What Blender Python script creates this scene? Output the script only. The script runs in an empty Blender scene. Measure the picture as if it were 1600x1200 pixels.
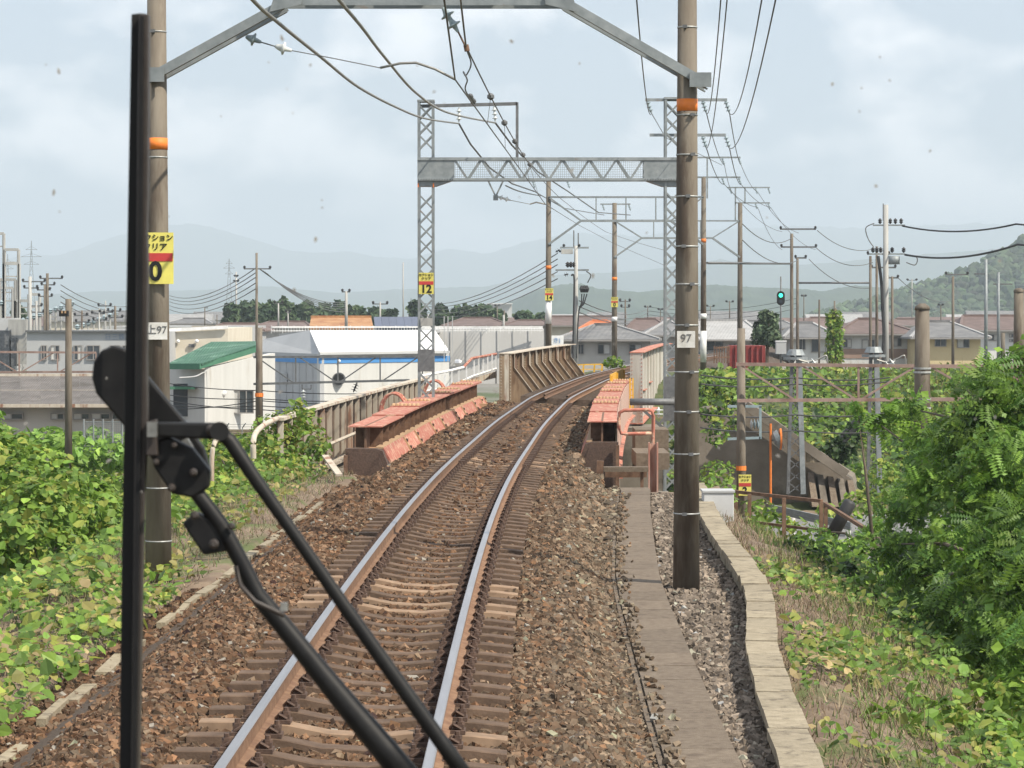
import bpy, math, random
import numpy as np
from mathutils import Vector, Matrix
random.seed(7); rng = np.random.default_rng(7)
S = bpy.context.scene; COL = S.collection
R = math.radians; PI = math.pi
# ---------------------------------------------------------------- camera, sky, sun, exposure
F = 4200.0; HOR = 492.0; EYE = 2.55
PIT = math.atan((600 - HOR) / F)
cam = bpy.data.cameras.new('camera'); co = bpy.data.objects.new('camera', cam); COL.objects.link(co)
cam.sensor_width = 36; cam.lens = 36 * F / 1600; cam.clip_start = 0.05; cam.clip_end = 40000
co.location = (0, 0, EYE); co.rotation_euler = (PI / 2 - PIT, 0, 0); S.camera = co
cam.dof.use_dof = True; cam.dof.focus_distance = 45; cam.dof.aperture_fstop = 38
S.render.resolution_x = 1024; S.render.resolution_y = 768
S.view_settings.view_transform = 'Standard'; S.view_settings.look = 'None'
S.view_settings.exposure = 0.5; S.view_settings.gamma = 1.0
SUN = Vector((0.56, -0.36, 0.75)).normalized()
w = bpy.data.worlds.new('World'); S.world = w; w.use_nodes = True
nt = w.node_tree; nt.nodes.clear()
def N(nt, t, **k):
    n = nt.nodes.new(t)
    for a, b in k.items():
        if a[0] == '_': n.inputs[a[1:].replace('_', ' ')].default_value = b
        else: setattr(n, a, b)
    return n
sky = N(nt, 'ShaderNodeTexSky', sky_type='NISHITA', sun_disc=False)
sky.sun_elevation = math.asin(SUN.z); sky.sun_rotation = math.atan2(SUN.x, SUN.y)
sky.air_density = 1.0; sky.dust_density = 2.0; sky.altitude = 0
tc = N(nt, 'ShaderNodeTexCoord'); mp = N(nt, 'ShaderNodeMapping'); mp.inputs['Scale'].default_value = (1, 1, 1.7)
no = N(nt, 'ShaderNodeTexNoise', _Scale=17.0, _Detail=8.0, _Roughness=0.5)
rp = N(nt, 'ShaderNodeValToRGB'); rp.color_ramp.elements[0].position = 0.44; rp.color_ramp.elements[1].position = 0.6
rp.color_ramp.elements[0].color = (0, 0, 0, 1); rp.color_ramp.elements[1].color = (1, 1, 1, 1)
m1 = N(nt, 'ShaderNodeMix', data_type='RGBA'); m1.inputs[0].default_value = 0.5
m1.inputs[7].default_value = (14.8, 17.0, 19.8, 1)          # thin bright summer haze over the whole sky
m2 = N(nt, 'ShaderNodeMix', data_type='RGBA'); m2.inputs[7].default_value = (21, 20.8, 21, 1)
mf = N(nt, 'ShaderNodeMath', operation='MULTIPLY'); mf.inputs[1].default_value = 0.7
bg = N(nt, 'ShaderNodeBackground', _Strength=0.05); wo = N(nt, 'ShaderNodeOutputWorld')
L = nt.links.new
L(tc.outputs['Generated'], mp.inputs['Vector']); L(mp.outputs[0], no.inputs['Vector']); L(no.outputs['Fac'], rp.inputs[0])
L(sky.outputs[0], m1.inputs[6]); L(m1.outputs[2], m2.inputs[6]); L(rp.outputs[0], mf.inputs[0]); L(mf.outputs[0], m2.inputs[0])
L(m2.outputs[2], bg.inputs[0]); L(bg.outputs[0], wo.inputs[0])
sl = bpy.data.lights.new('sun', 'SUN'); sl.energy = 5.0; sl.angle = R(0.6); sl.color = (1, 0.91, 0.77)
so = bpy.data.objects.new('sun', sl); COL.objects.link(so); so.location = (60, -30, 90)
so.rotation_euler = SUN.to_track_quat('Z', 'Y').to_euler()
# ---------------------------------------------------------------- helpers
cF = Vector((0, math.cos(PIT), -math.sin(PIT))); cU = Vector((0, math.sin(PIT), math.cos(PIT)))
def at(px, py, Y):                       # point of the place seen at a picture position, at distance Y
    d = Vector(((px - 800) / F, 0, 0)) + cU * ((600 - py) / F) + cF
    d *= Y / d.y
    return Vector((d.x, Y, EYE + d.z))
def P(px, Y, z): return Vector(((px - 800) / F * Y, Y, z))
def tag(o, label=None, cat=None, group=None, kind=None):
    if label: o['label'] = label
    if cat: o['category'] = cat
    if group: o['group'] = group
    if kind: o['kind'] = kind
    return o
def thing(name, label, cat, loc=(0, 0, 0), group=None):
    o = bpy.data.objects.new(name, None); COL.objects.link(o); o.location = loc; o.empty_display_size = .2
    return tag(o, label, cat, group)
def root(p):
    v = Vector((0, 0, 0))
    while p is not None: v += p.location; p = p.parent
    return v
class MB:
    def __init__(s): s.v = []; s.f = []; s.m = []; s.k = 0
    def add(s, vs, fs):
        b = len(s.v); s.v += [tuple(x) for x in vs]; s.f += [tuple(i + b for i in f) for f in fs]; s.m += [s.k] * len(fs); return s
    def box(s, c, d, rz=0, M_=None):
        h = [x / 2 for x in d]; vs = []
        for z in (-1, 1):
            for x, y in ((-1, -1), (1, -1), (1, 1), (-1, 1)):
                p = Vector((x * h[0], y * h[1], z * h[2]))
                if rz: p.rotate(Matrix.Rotation(rz, 3, 'Z'))
                if M_: p = M_ @ p
                vs.append(p + Vector(c))
        return s.add(vs, [(3, 2, 1, 0), (4, 5, 6, 7), (0, 1, 5, 4), (1, 2, 6, 5), (2, 3, 7, 6), (3, 0, 4, 7)])
    def bar(s, p, q, w_, h_, up=(0, 0, 1)):
        p = Vector(p); q = Vector(q); t = (q - p).normalized(); u = Vector(up)
        if abs(t.dot(u)) > .98: u = Vector((0, 1, 0))
        a = t.cross(u).normalized(); b = a.cross(t); vs = []
        for e in (p, q):
            for i, j in ((-1, -1), (1, -1), (1, 1), (-1, 1)): vs.append(e + a * (i * w_ / 2) + b * (j * h_ / 2))
        return s.add(vs, [(3, 2, 1, 0), (4, 5, 6, 7), (0, 1, 5, 4), (1, 2, 6, 5), (2, 3, 7, 6), (3, 0, 4, 7)])
    def cyl(s, p, q, r1, r2=None, n=12, cap=True):
        r2 = r1 if r2 is None else r2; return s.lathe(p, q, [(0, r1), (1, r2)], n, cap)
    def lathe(s, p, q, prof, n=12, cap=True):
        p = Vector(p); q = Vector(q); t = (q - p).normalized(); u = Vector((0, 0, 1)) if abs(t.z) < .9 else Vector((0, 1, 0))
        a = t.cross(u).normalized(); b = a.cross(t); vs = []; fs = []
        for (k, r) in prof:
            c = p.lerp(q, k)
            for i in range(n):
                A = 2 * PI * i / n; vs.append(c + a * (r * math.cos(A)) + b * (r * math.sin(A)))
        for j in range(len(prof) - 1):
            for i in range(n):
                i2 = (i + 1) % n; fs.append((j * n + i, j * n + i2, (j + 1) * n + i2, (j + 1) * n + i))
        if cap: fs.append(tuple(range(n))[::-1]); fs.append(tuple((len(prof) - 1) * n + i for i in range(n)))
        return s.add(vs, fs)
    def tube(s, pts, r, n=6):
        pts = [Vector(p) for p in pts]; vs = []; fs = []
        for i, p in enumerate(pts):
            t = (pts[min(i + 1, len(pts) - 1)] - pts[max(i - 1, 0)]).normalized()
            u = Vector((0, 0, 1)) if abs(t.z) < .9 else Vector((0, 1, 0))
            a = t.cross(u).normalized(); b = a.cross(t); rr = r[i] if isinstance(r, (list, tuple)) else r
            for k in range(n):
                A = 2 * PI * k / n; vs.append(p + a * (rr * math.cos(A)) + b * (rr * math.sin(A)))
        for j in range(len(pts) - 1):
            for k in range(n):
                k2 = (k + 1) % n; fs.append((j * n + k, j * n + k2, (j + 1) * n + k2, (j + 1) * n + k))
        fs.append(tuple(range(n))[::-1]); fs.append(tuple((len(pts) - 1) * n + i for i in range(n)))
        return s.add(vs, fs)
    def prism(s, pts, ext):              # planar outline pushed along ext
        e = Vector(ext); n = len(pts); a = [Vector(p) for p in pts]; vs = a + [p + e for p in a]
        fs = [tuple(range(n))[::-1], tuple(range(n, 2 * n))]
        for i in range(n): fs.append((i, (i + 1) % n, n + (i + 1) % n, n + i))
        return s.add(vs, fs)
    def grid(s, rows):
        nr = len(rows); ncl = len(rows[0]); vs = [p for r in rows for p in r]
        return s.add(vs, [(j * ncl + i, j * ncl + i + 1, (j + 1) * ncl + i + 1, (j + 1) * ncl + i) for j in range(nr - 1) for i in range(ncl - 1)])
    def build(s, name, mats, parent=None, smooth=False, bevel=0, loc=None):
        o0 = root(parent) if loc is None else Vector(loc)
        me = bpy.data.meshes.new(name); me.from_pydata([Vector(v) - o0 for v in s.v], [], s.f)
        for m in (mats if isinstance(mats, (list, tuple)) else [mats]): me.materials.append(m)
        me.polygons.foreach_set('material_index', s.m)
        if smooth: me.polygons.foreach_set('use_smooth', [len(f) < 5 for f in s.f])
        me.update()
        o = bpy.data.objects.new(name, me); COL.objects.link(o)
        if parent: o.parent = parent
        if loc is not None and parent is None: o.location = loc
        if bevel:
            b = o.modifiers.new('bevel', 'BEVEL'); b.width = bevel; b.segments = 2; b.limit_method = 'ANGLE'
        return o
def recalc(o):
    import bmesh
    b = bmesh.new(); b.from_mesh(o.data); bmesh.ops.recalc_face_normals(b, faces=b.faces); b.to_mesh(o.data); b.free(); return o
def inst(name, me, parent, loc, rz=0, sc=None, label=None):    # a copy that shares mesh data
    o = bpy.data.objects.new(name, me); COL.objects.link(o)
    if parent: o.parent = parent
    o.location = loc; o.rotation_euler = (0, 0, rz) if not hasattr(rz, '__len__') else rz
    if sc: o.scale = sc
    if label: o['label'] = label
    return o
def copy_tree(o, parent=None, **kw):
    c = o.copy(); COL.objects.link(c); c.parent = parent
    for ch in [x for x in COL.objects if x.parent == o]: copy_tree(ch, c)
    return c
def fast(name, V, Fc, mat, col=None, parent=None, smooth=False, loc=(0, 0, 0)):
    V = np.asarray(V, np.float32); Fc = np.asarray(Fc, np.int32)
    if parent is not None: V = V - np.array(root(parent), np.float32)
    me = bpy.data.meshes.new(name); n = len(Fc); k = Fc.shape[1]
    me.vertices.add(len(V)); me.vertices.foreach_set('co', V.ravel())
    me.loops.add(n * k); me.loops.foreach_set('vertex_index', Fc.ravel())
    me.polygons.add(n); me.polygons.foreach_set('loop_start', np.arange(0, n * k, k, dtype=np.int32)); me.polygons.foreach_set('loop_total', np.full(n, k, np.int32))
    me.polygons.foreach_set('use_smooth', np.full(n, smooth))
    me.materials.append(mat); me.update(calc_edges=True)
    if col is not None:
        a = me.color_attributes.new('tint', 'FLOAT_COLOR', 'POINT'); c4 = np.ones((len(V), 4), np.float32); c4[:, :3] = col; a.data.foreach_set('color', c4.ravel())
    o = bpy.data.objects.new(name, me); COL.objects.link(o)
    if parent is not None: o.parent = parent
    else: o.location = loc
    return o
# ---------------------------------------------------------------- materials
MATS = {}
def M(name, c, c2=None, scale=6, rough=.8, metal=0, bump=0, stretch=(1, 1, 1), c3=None, lo=.35, hi=.68, t3=.6, s3=None, bscale=None, spec=.4, emit=None):
    if name in MATS: return MATS[name]
    m = bpy.data.materials.new(name); m.use_nodes = True; t = m.node_tree; b = t.nodes['Principled BSDF']; l = t.links.new
    b.inputs['Roughness'].default_value = rough; b.inputs['Metallic'].default_value = metal; b.inputs['Specular IOR Level'].default_value = spec
    b.inputs['Base Color'].default_value = (*c, 1)
    if emit: b.inputs['Emission Color'].default_value = (*c, 1); b.inputs['Emission Strength'].default_value = emit
    if c2 or bump:
        g = N(t, 'ShaderNodeTexCoord'); mp = N(t, 'ShaderNodeMapping'); mp.inputs['Scale'].default_value = stretch; oi = N(t, 'ShaderNodeObjectInfo'); va = N(t, 'ShaderNodeVectorMath', operation='MULTIPLY_ADD'); l(oi.outputs['Random'], va.inputs[0]); va.inputs[1].default_value = (37, 53, 71); l(g.outputs['Object'], va.inputs[2]); l(va.outputs[0], mp.inputs[0])
        n1 = N(t, 'ShaderNodeTexNoise', _Scale=scale, _Detail=8.0, _Roughness=.6); l(mp.outputs[0], n1.inputs['Vector'])
    if c2:
        r = N(t, 'ShaderNodeValToRGB'); r.color_ramp.elements[0].position = lo; r.color_ramp.elements[1].position = hi
        r.color_ramp.elements[0].color = (*c, 1); r.color_ramp.elements[1].color = (*c2, 1); l(n1.outputs['Fac'], r.inputs[0]); out = r.outputs[0]
        if c3:
            n2 = N(t, 'ShaderNodeTexNoise', _Scale=s3 or scale * .45, _Detail=6.0, _Roughness=.65); l(mp.outputs[0], n2.inputs['Vector'])
            r2 = N(t, 'ShaderNodeValToRGB'); r2.color_ramp.elements[0].position = t3 - .05; r2.color_ramp.elements[1].position = t3 + .06
            r2.color_ramp.elements[0].color = (0, 0, 0, 1); r2.color_ramp.elements[1].color = (1, 1, 1, 1); l(n2.outputs['Fac'], r2.inputs[0])
            mx = N(t, 'ShaderNodeMix', data_type='RGBA'); l(r2.outputs[0], mx.inputs[0]); l(out, mx.inputs[6]); mx.inputs[7].default_value = (*c3, 1); out = mx.outputs[2]
        mr = N(t, 'ShaderNodeMapRange'); mr.inputs[3].default_value = .88; mr.inputs[4].default_value = 1.1; l(oi.outputs['Random'], mr.inputs[0])
        vm = N(t, 'ShaderNodeVectorMath', operation='SCALE'); l(out, vm.inputs[0]); l(mr.outputs[0], vm.inputs['Scale']); l(vm.outputs[0], b.inputs['Base Color'])
    if bump:
        n3 = N(t, 'ShaderNodeTexNoise', _Scale=bscale or scale * 3, _Detail=6.0); l(mp.outputs[0], n3.inputs['Vector'])
        bp = N(t, 'ShaderNodeBump', _Strength=bump, _Distance=.02); l(n3.outputs['Fac'], bp.inputs['Height']); l(bp.outputs[0], b.inputs['Normal'])
    MATS[name] = m; return m
def MT(name, rough=.8, transl=0, spec=.3, nscale=0):       # colour from the per-piece 'tint' attribute
    m = bpy.data.materials.new(name); m.use_nodes = True; t = m.node_tree; b = t.nodes['Principled BSDF']; l = t.links.new
    a = N(t, 'ShaderNodeAttribute', attribute_name='tint'); b.inputs['Roughness'].default_value = rough; b.inputs['Specular IOR Level'].default_value = spec
    out = a.outputs['Color']
    if nscale:
        g = N(t, 'ShaderNodeTexCoord'); n1 = N(t, 'ShaderNodeTexNoise', _Scale=nscale, _Detail=5.0); l(g.outputs['Object'], n1.inputs['Vector'])
        mr = N(t, 'ShaderNodeMapRange'); mr.inputs[3].default_value = .6; mr.inputs[4].default_value = 1.4; l(n1.outputs['Fac'], mr.inputs[0])
        vm = N(t, 'ShaderNodeVectorMath', operation='SCALE'); l(out, vm.inputs[0]); l(mr.outputs[0], vm.inputs['Scale']); out = vm.outputs[0]
    l(out, b.inputs['Base Color'])
    if transl:
        tr = N(t, 'ShaderNodeBsdfTranslucent'); l(out, tr.inputs[0]); mx = N(t, 'ShaderNodeMixShader', _Fac=transl)
        l(b.outputs[0], mx.inputs[1]); l(tr.outputs[0], mx.inputs[2]); l(mx.outputs[0], t.nodes['Material Output'].inputs[0])
    MATS[name] = m; return m
def MW(name, c, c2, axis='X', scale=4, rough=.7, bump=.4, c3=None):    # ribbed sheet: fine relief lines
    m = M(name, c, c2, scale=1.2, rough=rough, c3=c3); t = m.node_tree; l = t.links.new; b = t.nodes['Principled BSDF']
    g = N(t, 'ShaderNodeTexCoord'); wv = N(t, 'ShaderNodeTexWave', bands_direction=axis, _Scale=scale); l(g.outputs['Object'], wv.inputs['Vector'])
    bp = N(t, 'ShaderNodeBump', _Strength=bump, _Distance=.06); l(wv.outputs['Fac'], bp.inputs['Height']); l(bp.outputs[0], b.inputs['Normal']); return m
m_pole = M('weathered_concrete_pole', (.12, .1, .077), (.185, .162, .13), scale=3, stretch=(2, 2, .35), c3=(.08, .06, .045), t3=.56, bump=.25, bscale=60)
m_poleg = M('grey_concrete_pole', (.3, .3, .29), (.4, .4, .38), scale=3, stretch=(2, 2, .35), bump=.2, bscale=50)
m_galv = M('galvanised_steel', (.19, .215, .225), (.29, .315, .325), scale=5, rough=.55, metal=.25, c3=(.2, .13, .09), t3=.68, bump=.1)
m_galvd = M('dull_dark_steel', (.1, .105, .11), (.17, .175, .18), scale=7, rough=.6, metal=.3)
m_band = M('pale_steel_band', (.42, .44, .44), (.28, .28, .27), scale=30, rough=.5, metal=.3)
m_orange = M('orange_band_paint', (.72, .2, .03), (.6, .17, .04), scale=12, rough=.6)
m_white = M('white_paint', (.74, .75, .76), (.6, .6, .58), scale=4, rough=.6)
m_whited = M('worn_white_plate', (.72, .72, .7), (.5, .49, .45), scale=9, rough=.7, c3=(.33, .28, .22), t3=.66)
m_yellow = M('sign_yellow', (.68, .62, .14), (.58, .52, .13), scale=8, rough=.5)
m_red = M('sign_red', (.55, .05, .05), (.45, .05, .05), scale=8, rough=.5)
m_black = M('sign_black', (.012, .012, .012), rough=.5)
m_ink = M('faded_ink', (.12, .12, .12), rough=.7)
m_wire = M('wire_metal', (.1, .105, .11), (.14, .14, .14), scale=20, rough=.55, metal=.4)
m_wirel = M('bright_feeder_cable', (.27, .27, .25), (.2, .2, .19), scale=20, rough=.5, metal=.4)
m_wired = M('black_cable', (.03, .03, .032), rough=.6)
m_porc = M('white_porcelain', (.62, .66, .66), (.5, .53, .53), scale=20, rough=.25, spec=.6)
m_porcg = M('blue_grey_porcelain', (.3, .37, .4), (.22, .28, .31), scale=20, rough=.3, spec=.6)
m_conc = M('worn_concrete', (.23, .195, .135), (.32, .275, .2), scale=11, c3=(.15, .125, .09), t3=.58, s3=5, bump=.35, bscale=50, rough=.9)
m_slab = M('dusty_brown_concrete', (.12, .092, .068), (.18, .145, .108), scale=14, c3=(.1, .075, .055), t3=.6, s3=5, bump=.5, bscale=90, rough=.92)
m_concd = M('dark_stained_concrete', (.145, .125, .1), (.235, .205, .17), scale=.9, c3=(.09, .078, .062), t3=.55, bump=.3, bscale=12, rough=.9)
m_rust_shade = M('brown_rust_and_shade_steel', (.1, .055, .035), (.19, .115, .075), scale=8, rough=.85, bump=.15)  # rust colour, also used as painted shadow on the pony girder webs
m_railrust = M('rail_side_rust', (.14, .075, .045), (.23, .14, .085), scale=10, rough=.85, bump=.1)
m_redr = M('faded_red_oxide_paint', (.32, .105, .075), (.4, .165, .12), scale=9, rough=.88, c3=(.5, .36, .26), t3=.57, s3=7, bump=.25)
m_redw = M('red_oxide_streaked_pale', (.46, .38, .32), (.34, .14, .1), scale=3.5, stretch=(2, 2, .25), rough=.85, c3=(.22, .12, .08), t3=.6, bump=.1)
m_tan = M('sandy_rust_tan', (.36, .23, .13), (.46, .32, .2), scale=9, rough=.85, c3=(.35, .14, .07), t3=.62)
m_cream = M('chalky_cream_steel', (.42, .37, .3), (.5, .46, .39), scale=3, stretch=(2, 2, .3), c3=(.24, .13, .085), t3=.57, rough=.85)
m_greyg = M('chalky_grey_steel', (.4, .38, .34), (.5, .48, .44), scale=2.2, stretch=(2, 2, .25), c3=(.36, .22, .17), t3=.62, rough=.85)
m_brng = M('brown_painted_girder', (.2, .135, .085), (.31, .23, .155), scale=3, stretch=(2, 2, .4), c3=(.14, .085, .055), t3=.6, rough=.85)
m_rustwall = M('streaked_rust_wall', (.075, .045, .03), (.2, .145, .1), scale=5, stretch=(2.5, 2.5, .3), c3=(.05, .028, .02), t3=.5, rough=.9)
m_shiny = M('polished_rail_head', (.42, .41, .42), (.34, .33, .34), scale=3, stretch=(8, .3, 1), rough=.36, metal=.8)
m_slp = M('dusty_sleeper', (.08, .052, .036), (.135, .09, .062), scale=7, rough=.95, bump=.25, bscale=50)
m_slpn = M('pale_tan_sleeper', (.2, .135, .09), (.3, .205, .135), scale=7, rough=.9, c3=(.2, .13, .09), t3=.62)
m_slpd = M('bridge_timber', (.08, .055, .04), (.14, .1, .075), scale=9, rough=.95)
m_clip = M('dark_rust_and_recess_shade', (.06, .038, .03), (.12, .075, .055), scale=30, rough=.8)  # rust of clips, also the painted darkness of the girder end boxes
m_yrail = M('safety_yellow', (.62, .36, .03), (.5, .28, .03), scale=5, rough=.6)
m_wip = M('satin_black_metal', (.008, .008, .009), (.014, .014, .014), scale=60, rough=.5, spec=.25)
m_rub = M('black_rubber', (.008, .008, .008), rough=.75)
m_wipb = M('brown_black_metal', (.035, .028, .025), (.05, .042, .038), scale=60, rough=.5)
m_wips = M('scuffed_bright_edge', (.36, .36, .34), (.2, .2, .19), scale=90, rough=.35, metal=.6)
m_asph = M('road_asphalt', (.17, .17, .17), (.22, .22, .22), scale=1.5, rough=.9)
m_bark = M('bark', (.07, .055, .04), (.12, .095, .07), scale=12, stretch=(1, 1, .3), rough=.95, bump=.4)
m_glass = M('dark_window_glass', (.03, .04, .05), (.06, .07, .08), scale=.8, rough=.12, spec=.7)
m_leaf = MT('leaf', rough=.5, transl=.38, spec=.35)
m_leafd = MT('far_leaf', rough=.8, transl=.15)
m_stone = MT('ballast_stone', rough=.92, nscale=40, spec=.2)
m_straw = MT('dry_grass_blade', rough=.9, transl=.2)
# terrain material: soil and dead grass with green patches, blended by noise
m_soil = M('dry_soil_and_dead_grass', (.12, .085, .06), (.21, .16, .115), scale=1.6, c3=(.085, .105, .035), t3=.58, s3=.5, bump=.5, bscale=30, rough=.95)
m_plain = M('town_ground', (.16, .155, .14), (.22, .21, .19), scale=.03, c3=(.07, .09, .04), t3=.55, s3=.02, rough=.95)
m_bed = M('ballast_dust', (.05, .036, .027), (.1, .072, .053), scale=22, rough=.95, bump=.8, bscale=40)
m_vine = M('vine_shaded_ground', (.045, .06, .02), (.09, .11, .04), scale=2, rough=.95, c3=(.13, .1, .06), t3=.62)
# ---------------------------------------------------------------- alignment of the track
TP = [(-30, -1.2), (0, -1.12), (15, -1.046), (21, -1.005), (26, -.955), (34.5, -.82), (43.5, -.58), (63, .18), (83, 1.22), (108, 3.35), (126, 5.4), (150, 8.8), (200, 18), (260, 32)]
ty_ = np.array([p[0] for p in TP], float); tx_ = np.array([p[1] for p in TP], float)
_g = np.linspace(-30, 260, 1161); _r = np.interp(_g, ty_, tx_)
for _ in range(3):
    k = np.ones(25) / 25; pad = np.pad(_r, 12, mode='reflect', reflect_type='odd'); _r = np.convolve(pad, k, 'valid')
def tx(y): return float(np.interp(y, _g, _r))
def txa(y): return np.interp(y, _g, _r)
def tslope(y): return (tx(y + .5) - tx(y - .5))
CANT = .0575
def zc(d): return (.566 - max(-1.7, min(1.7, d))) * CANT
def TPt(y, d, z):                        # offset d to the right of the centre line
    s = tslope(y); n = 1 / math.sqrt(1 + s * s); return Vector((tx(y) + d * n, y - d * s * n, z))
KX = [(5, 1.35), (12, 1.62), (17.2, 1.85), (19.1, 1.94), (20.6, 2.01), (23.3, 2.18), (25.4, 2.37), (27.4, 2.53), (29.3, 2.63), (31.2, 2.68), (34, 2.72), (36, 2.77), (40, 2.9), (46, 3.15), (52, 3.4)]
WX = [(5, 1.2), (12, 1.26), (17.8, 1.285), (20.7, 1.30), (24.8, 1.35), (28.1, 1.39), (30.9, 1.45), (35.2, 1.62), (40.9, 1.86), (46, 2.12)]
def kx(y): return np.interp(y, [a for a, b in KX], [b for a, b in KX])
def wx(y): return np.interp(y, [a for a, b in WX], [b for a, b in WX])
def smooth(a, b, x): t = np.clip((x - a) / (b - a), 0, 1); return t * t * (3 - 2 * t)
def hz(x, y):                            # terrain height, numpy
    x = np.asarray(x, float); y = np.asarray(y, float); d = x - txa(y); k = kx(y)
    ur = x - (k + .16)
    right = -.52 - .28 * np.clip(ur, 0, 1.6) - .52 * np.clip(ur - 1.6, 0, 5.2)
    ul = -(d + 2.45)
    left = -.40 - .05 * np.clip(ul, 0, 1.8) - .42 * np.clip(ul - 1.8, 0, 7.5)
    right = right - 1.0 * smooth(38, 47, y) * np.clip(ur - .35, 0, 1.1)
    near = np.where(ur > 0, right, np.where(ul > 0, left, -.75))
    near = np.maximum(near, -3.65)
    plainL = -3.65 + 0 * x
    bank = -3.5 + 3.3 * smooth(86, 112, y - .25 * (x - 6)) - 1.6 * smooth(125, 200, y) - 1.3 * smooth(250, 420, y)
    emb = np.maximum(-.75 - .5 * np.clip(np.abs(d) - 3.2, 0, 20), -3.65)
    sideR = smooth(-9, -2, d)
    far = plainL * (1 - sideR) + bank * sideR
    far = np.where((y > 118) & (y < 255), np.maximum(far, emb), far)
    a = smooth(50, 54, y); under = np.where(y < 86, -3.65, far)
    z = near * (1 - a) + under * a
    z = np.where((y > 86), far, z)
    return z
# ---------------------------------------------------------------- the setting: ground, ballast, track
xs = np.concatenate([-np.geomspace(30, 7000, 40)[::-1], np.arange(-29, 35, .45), np.geomspace(35.2, 7000, 40)])
ys = np.concatenate([[-300, -60, -20], np.arange(-10, 140, .5), np.geomspace(140.6, 11000, 60)])
GX, GY = np.meshgrid(xs, ys); GZ = hz(GX, GY)
jit = (np.sin(GX * 1.7 + GY * .9) * np.sin(GY * 1.3 - GX * .6) + np.sin(GX * 3.9) * np.sin(GY * 4.3)) * .045
dd = GX - txa(GY)
jit = np.where((dd > -2.6) & (GX < kx(GY) + .25) & (GY < 52), 0, jit); jit = np.where(GY > 140, 0, jit)
GZ = GZ + jit
nx = len(xs); ny = len(ys); idx = np.arange(nx * ny).reshape(ny, nx)
quads = np.stack([idx[:-1, :-1], idx[:-1, 1:], idx[1:, 1:], idx[1:, :-1]], -1).reshape(-1, 4)
g = fast('ground', np.stack([GX, GY, GZ], -1).reshape(-1, 3), quads, m_soil, smooth=True); tag(g, kind='structure')
g.data.materials.append(m_plain); g.data.materials.append(m_vine)
cx = GX[:-1, :-1].ravel(); cy = GY[:-1, :-1].ravel(); cz = GZ[:-1, :-1].ravel()
mi = np.zeros(len(quads), np.int32); mi[(cy > 130) | (cx < -26) | (cx > 33)] = 1
mi[((cy > 84) & (cy <= 130) & (cx > 3)) | ((cx < -6.2) & (cy < 84) & (cx > -26)) | ((cx > 4.6) & (cy < 50) & (cx <= 33))] = 2
g.data.polygons.foreach_set('material_index', mi)

def bedz(y, d):                          # surface of the ballast
    if d < -1.62: return max(-.215 + zc(-1.62) - (-1.62 - d) * .62, -.47)
    if d > 1.5: return max(-.215 + zc(1.5) - (d - 1.5) * .55, -.5)
    return (-.252 if abs(d) < 1.0 else -.205) + zc(d)
m = MB()
DS = [-2.75, -2.35, -2.0, -1.62, -1.15, -.98, -.6, .6, .98, 1.15, 1.5, 1.8, 1.98]
m.grid([[TPt(y, d, bedz(y, d) if -2.7 < d else -.62) for d in DS] + [Vector((float(wx(y)) - .27, y, -.475)), Vector((float(wx(y)) - .26, y, -.58)), Vector((float(kx(y)) - .1, y, -.56))] for y in np.arange(-20, 47, 1.0)])
m.grid([[TPt(y, d, bedz(y, d)) for d in (-1.95, -1.62, -1.15, -.98, .6, .98, 1.15, 1.4, 1.55)] for y in np.arange(46.0, 81, 1.0)])
tag(m.build('ballast_bed', m_bed), kind='structure')
m = MB()      # deck slab and abutment carrying the ballast over the first span
m.grid([[TPt(y, d, z) for d, z in ((-2.7, -3.8), (-2.7, -.62), (1.9, -.62), (1.9, -3.8))] for y in (50, 52.5)])
m.grid([[TPt(y, d, z) for d, z in ((-2.4, -1.1), (-2.4, -.5), (1.75, -.5), (1.75, -1.1), (-2.4, -1.1))] for y in np.arange(50, 82.1, 4)])
m.prism([TPt(80.8, -2.6, -3.8), TPt(80.8, -2.6, -.42), TPt(80.8, 2.1, -.42), TPt(80.8, 2.1, -3.8)], (.3, 6.5, 0))
tag(m.build('bridge_deck', m_concd), kind='structure')

# ballast stones
cube = np.array([[-1, -1, -1], [1, -1, -1], [1, 1, -1], [-1, 1, -1], [-1, -1, 1], [1, -1, 1], [1, 1, 1], [-1, 1, 1]], float)
ct = np.array([[0, 2, 1], [0, 3, 2], [4, 5, 6], [4, 6, 7], [0, 1, 5], [0, 5, 4], [1, 2, 6], [1, 6, 5], [2, 3, 7], [2, 7, 6], [3, 0, 4], [3, 4, 7]])
def rotm(n, full=True):
    q = rng.normal(size=(n, 4)); q /= np.linalg.norm(q, axis=1)[:, None]; a, b, c, d = q.T
    return np.stack([1 - 2 * (c * c + d * d), 2 * (b * c - a * d), 2 * (b * d + a * c), 2 * (b * c + a * d), 1 - 2 * (b * b + d * d), 2 * (c * d - a * b), 2 * (b * d - a * c), 2 * (c * d + a * b), 1 - 2 * (b * b + c * c)], -1).reshape(n, 3, 3)
SP = .6; SY = [13.2 + SP * i for i in range(int((81 - 13.2) / SP))]
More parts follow.
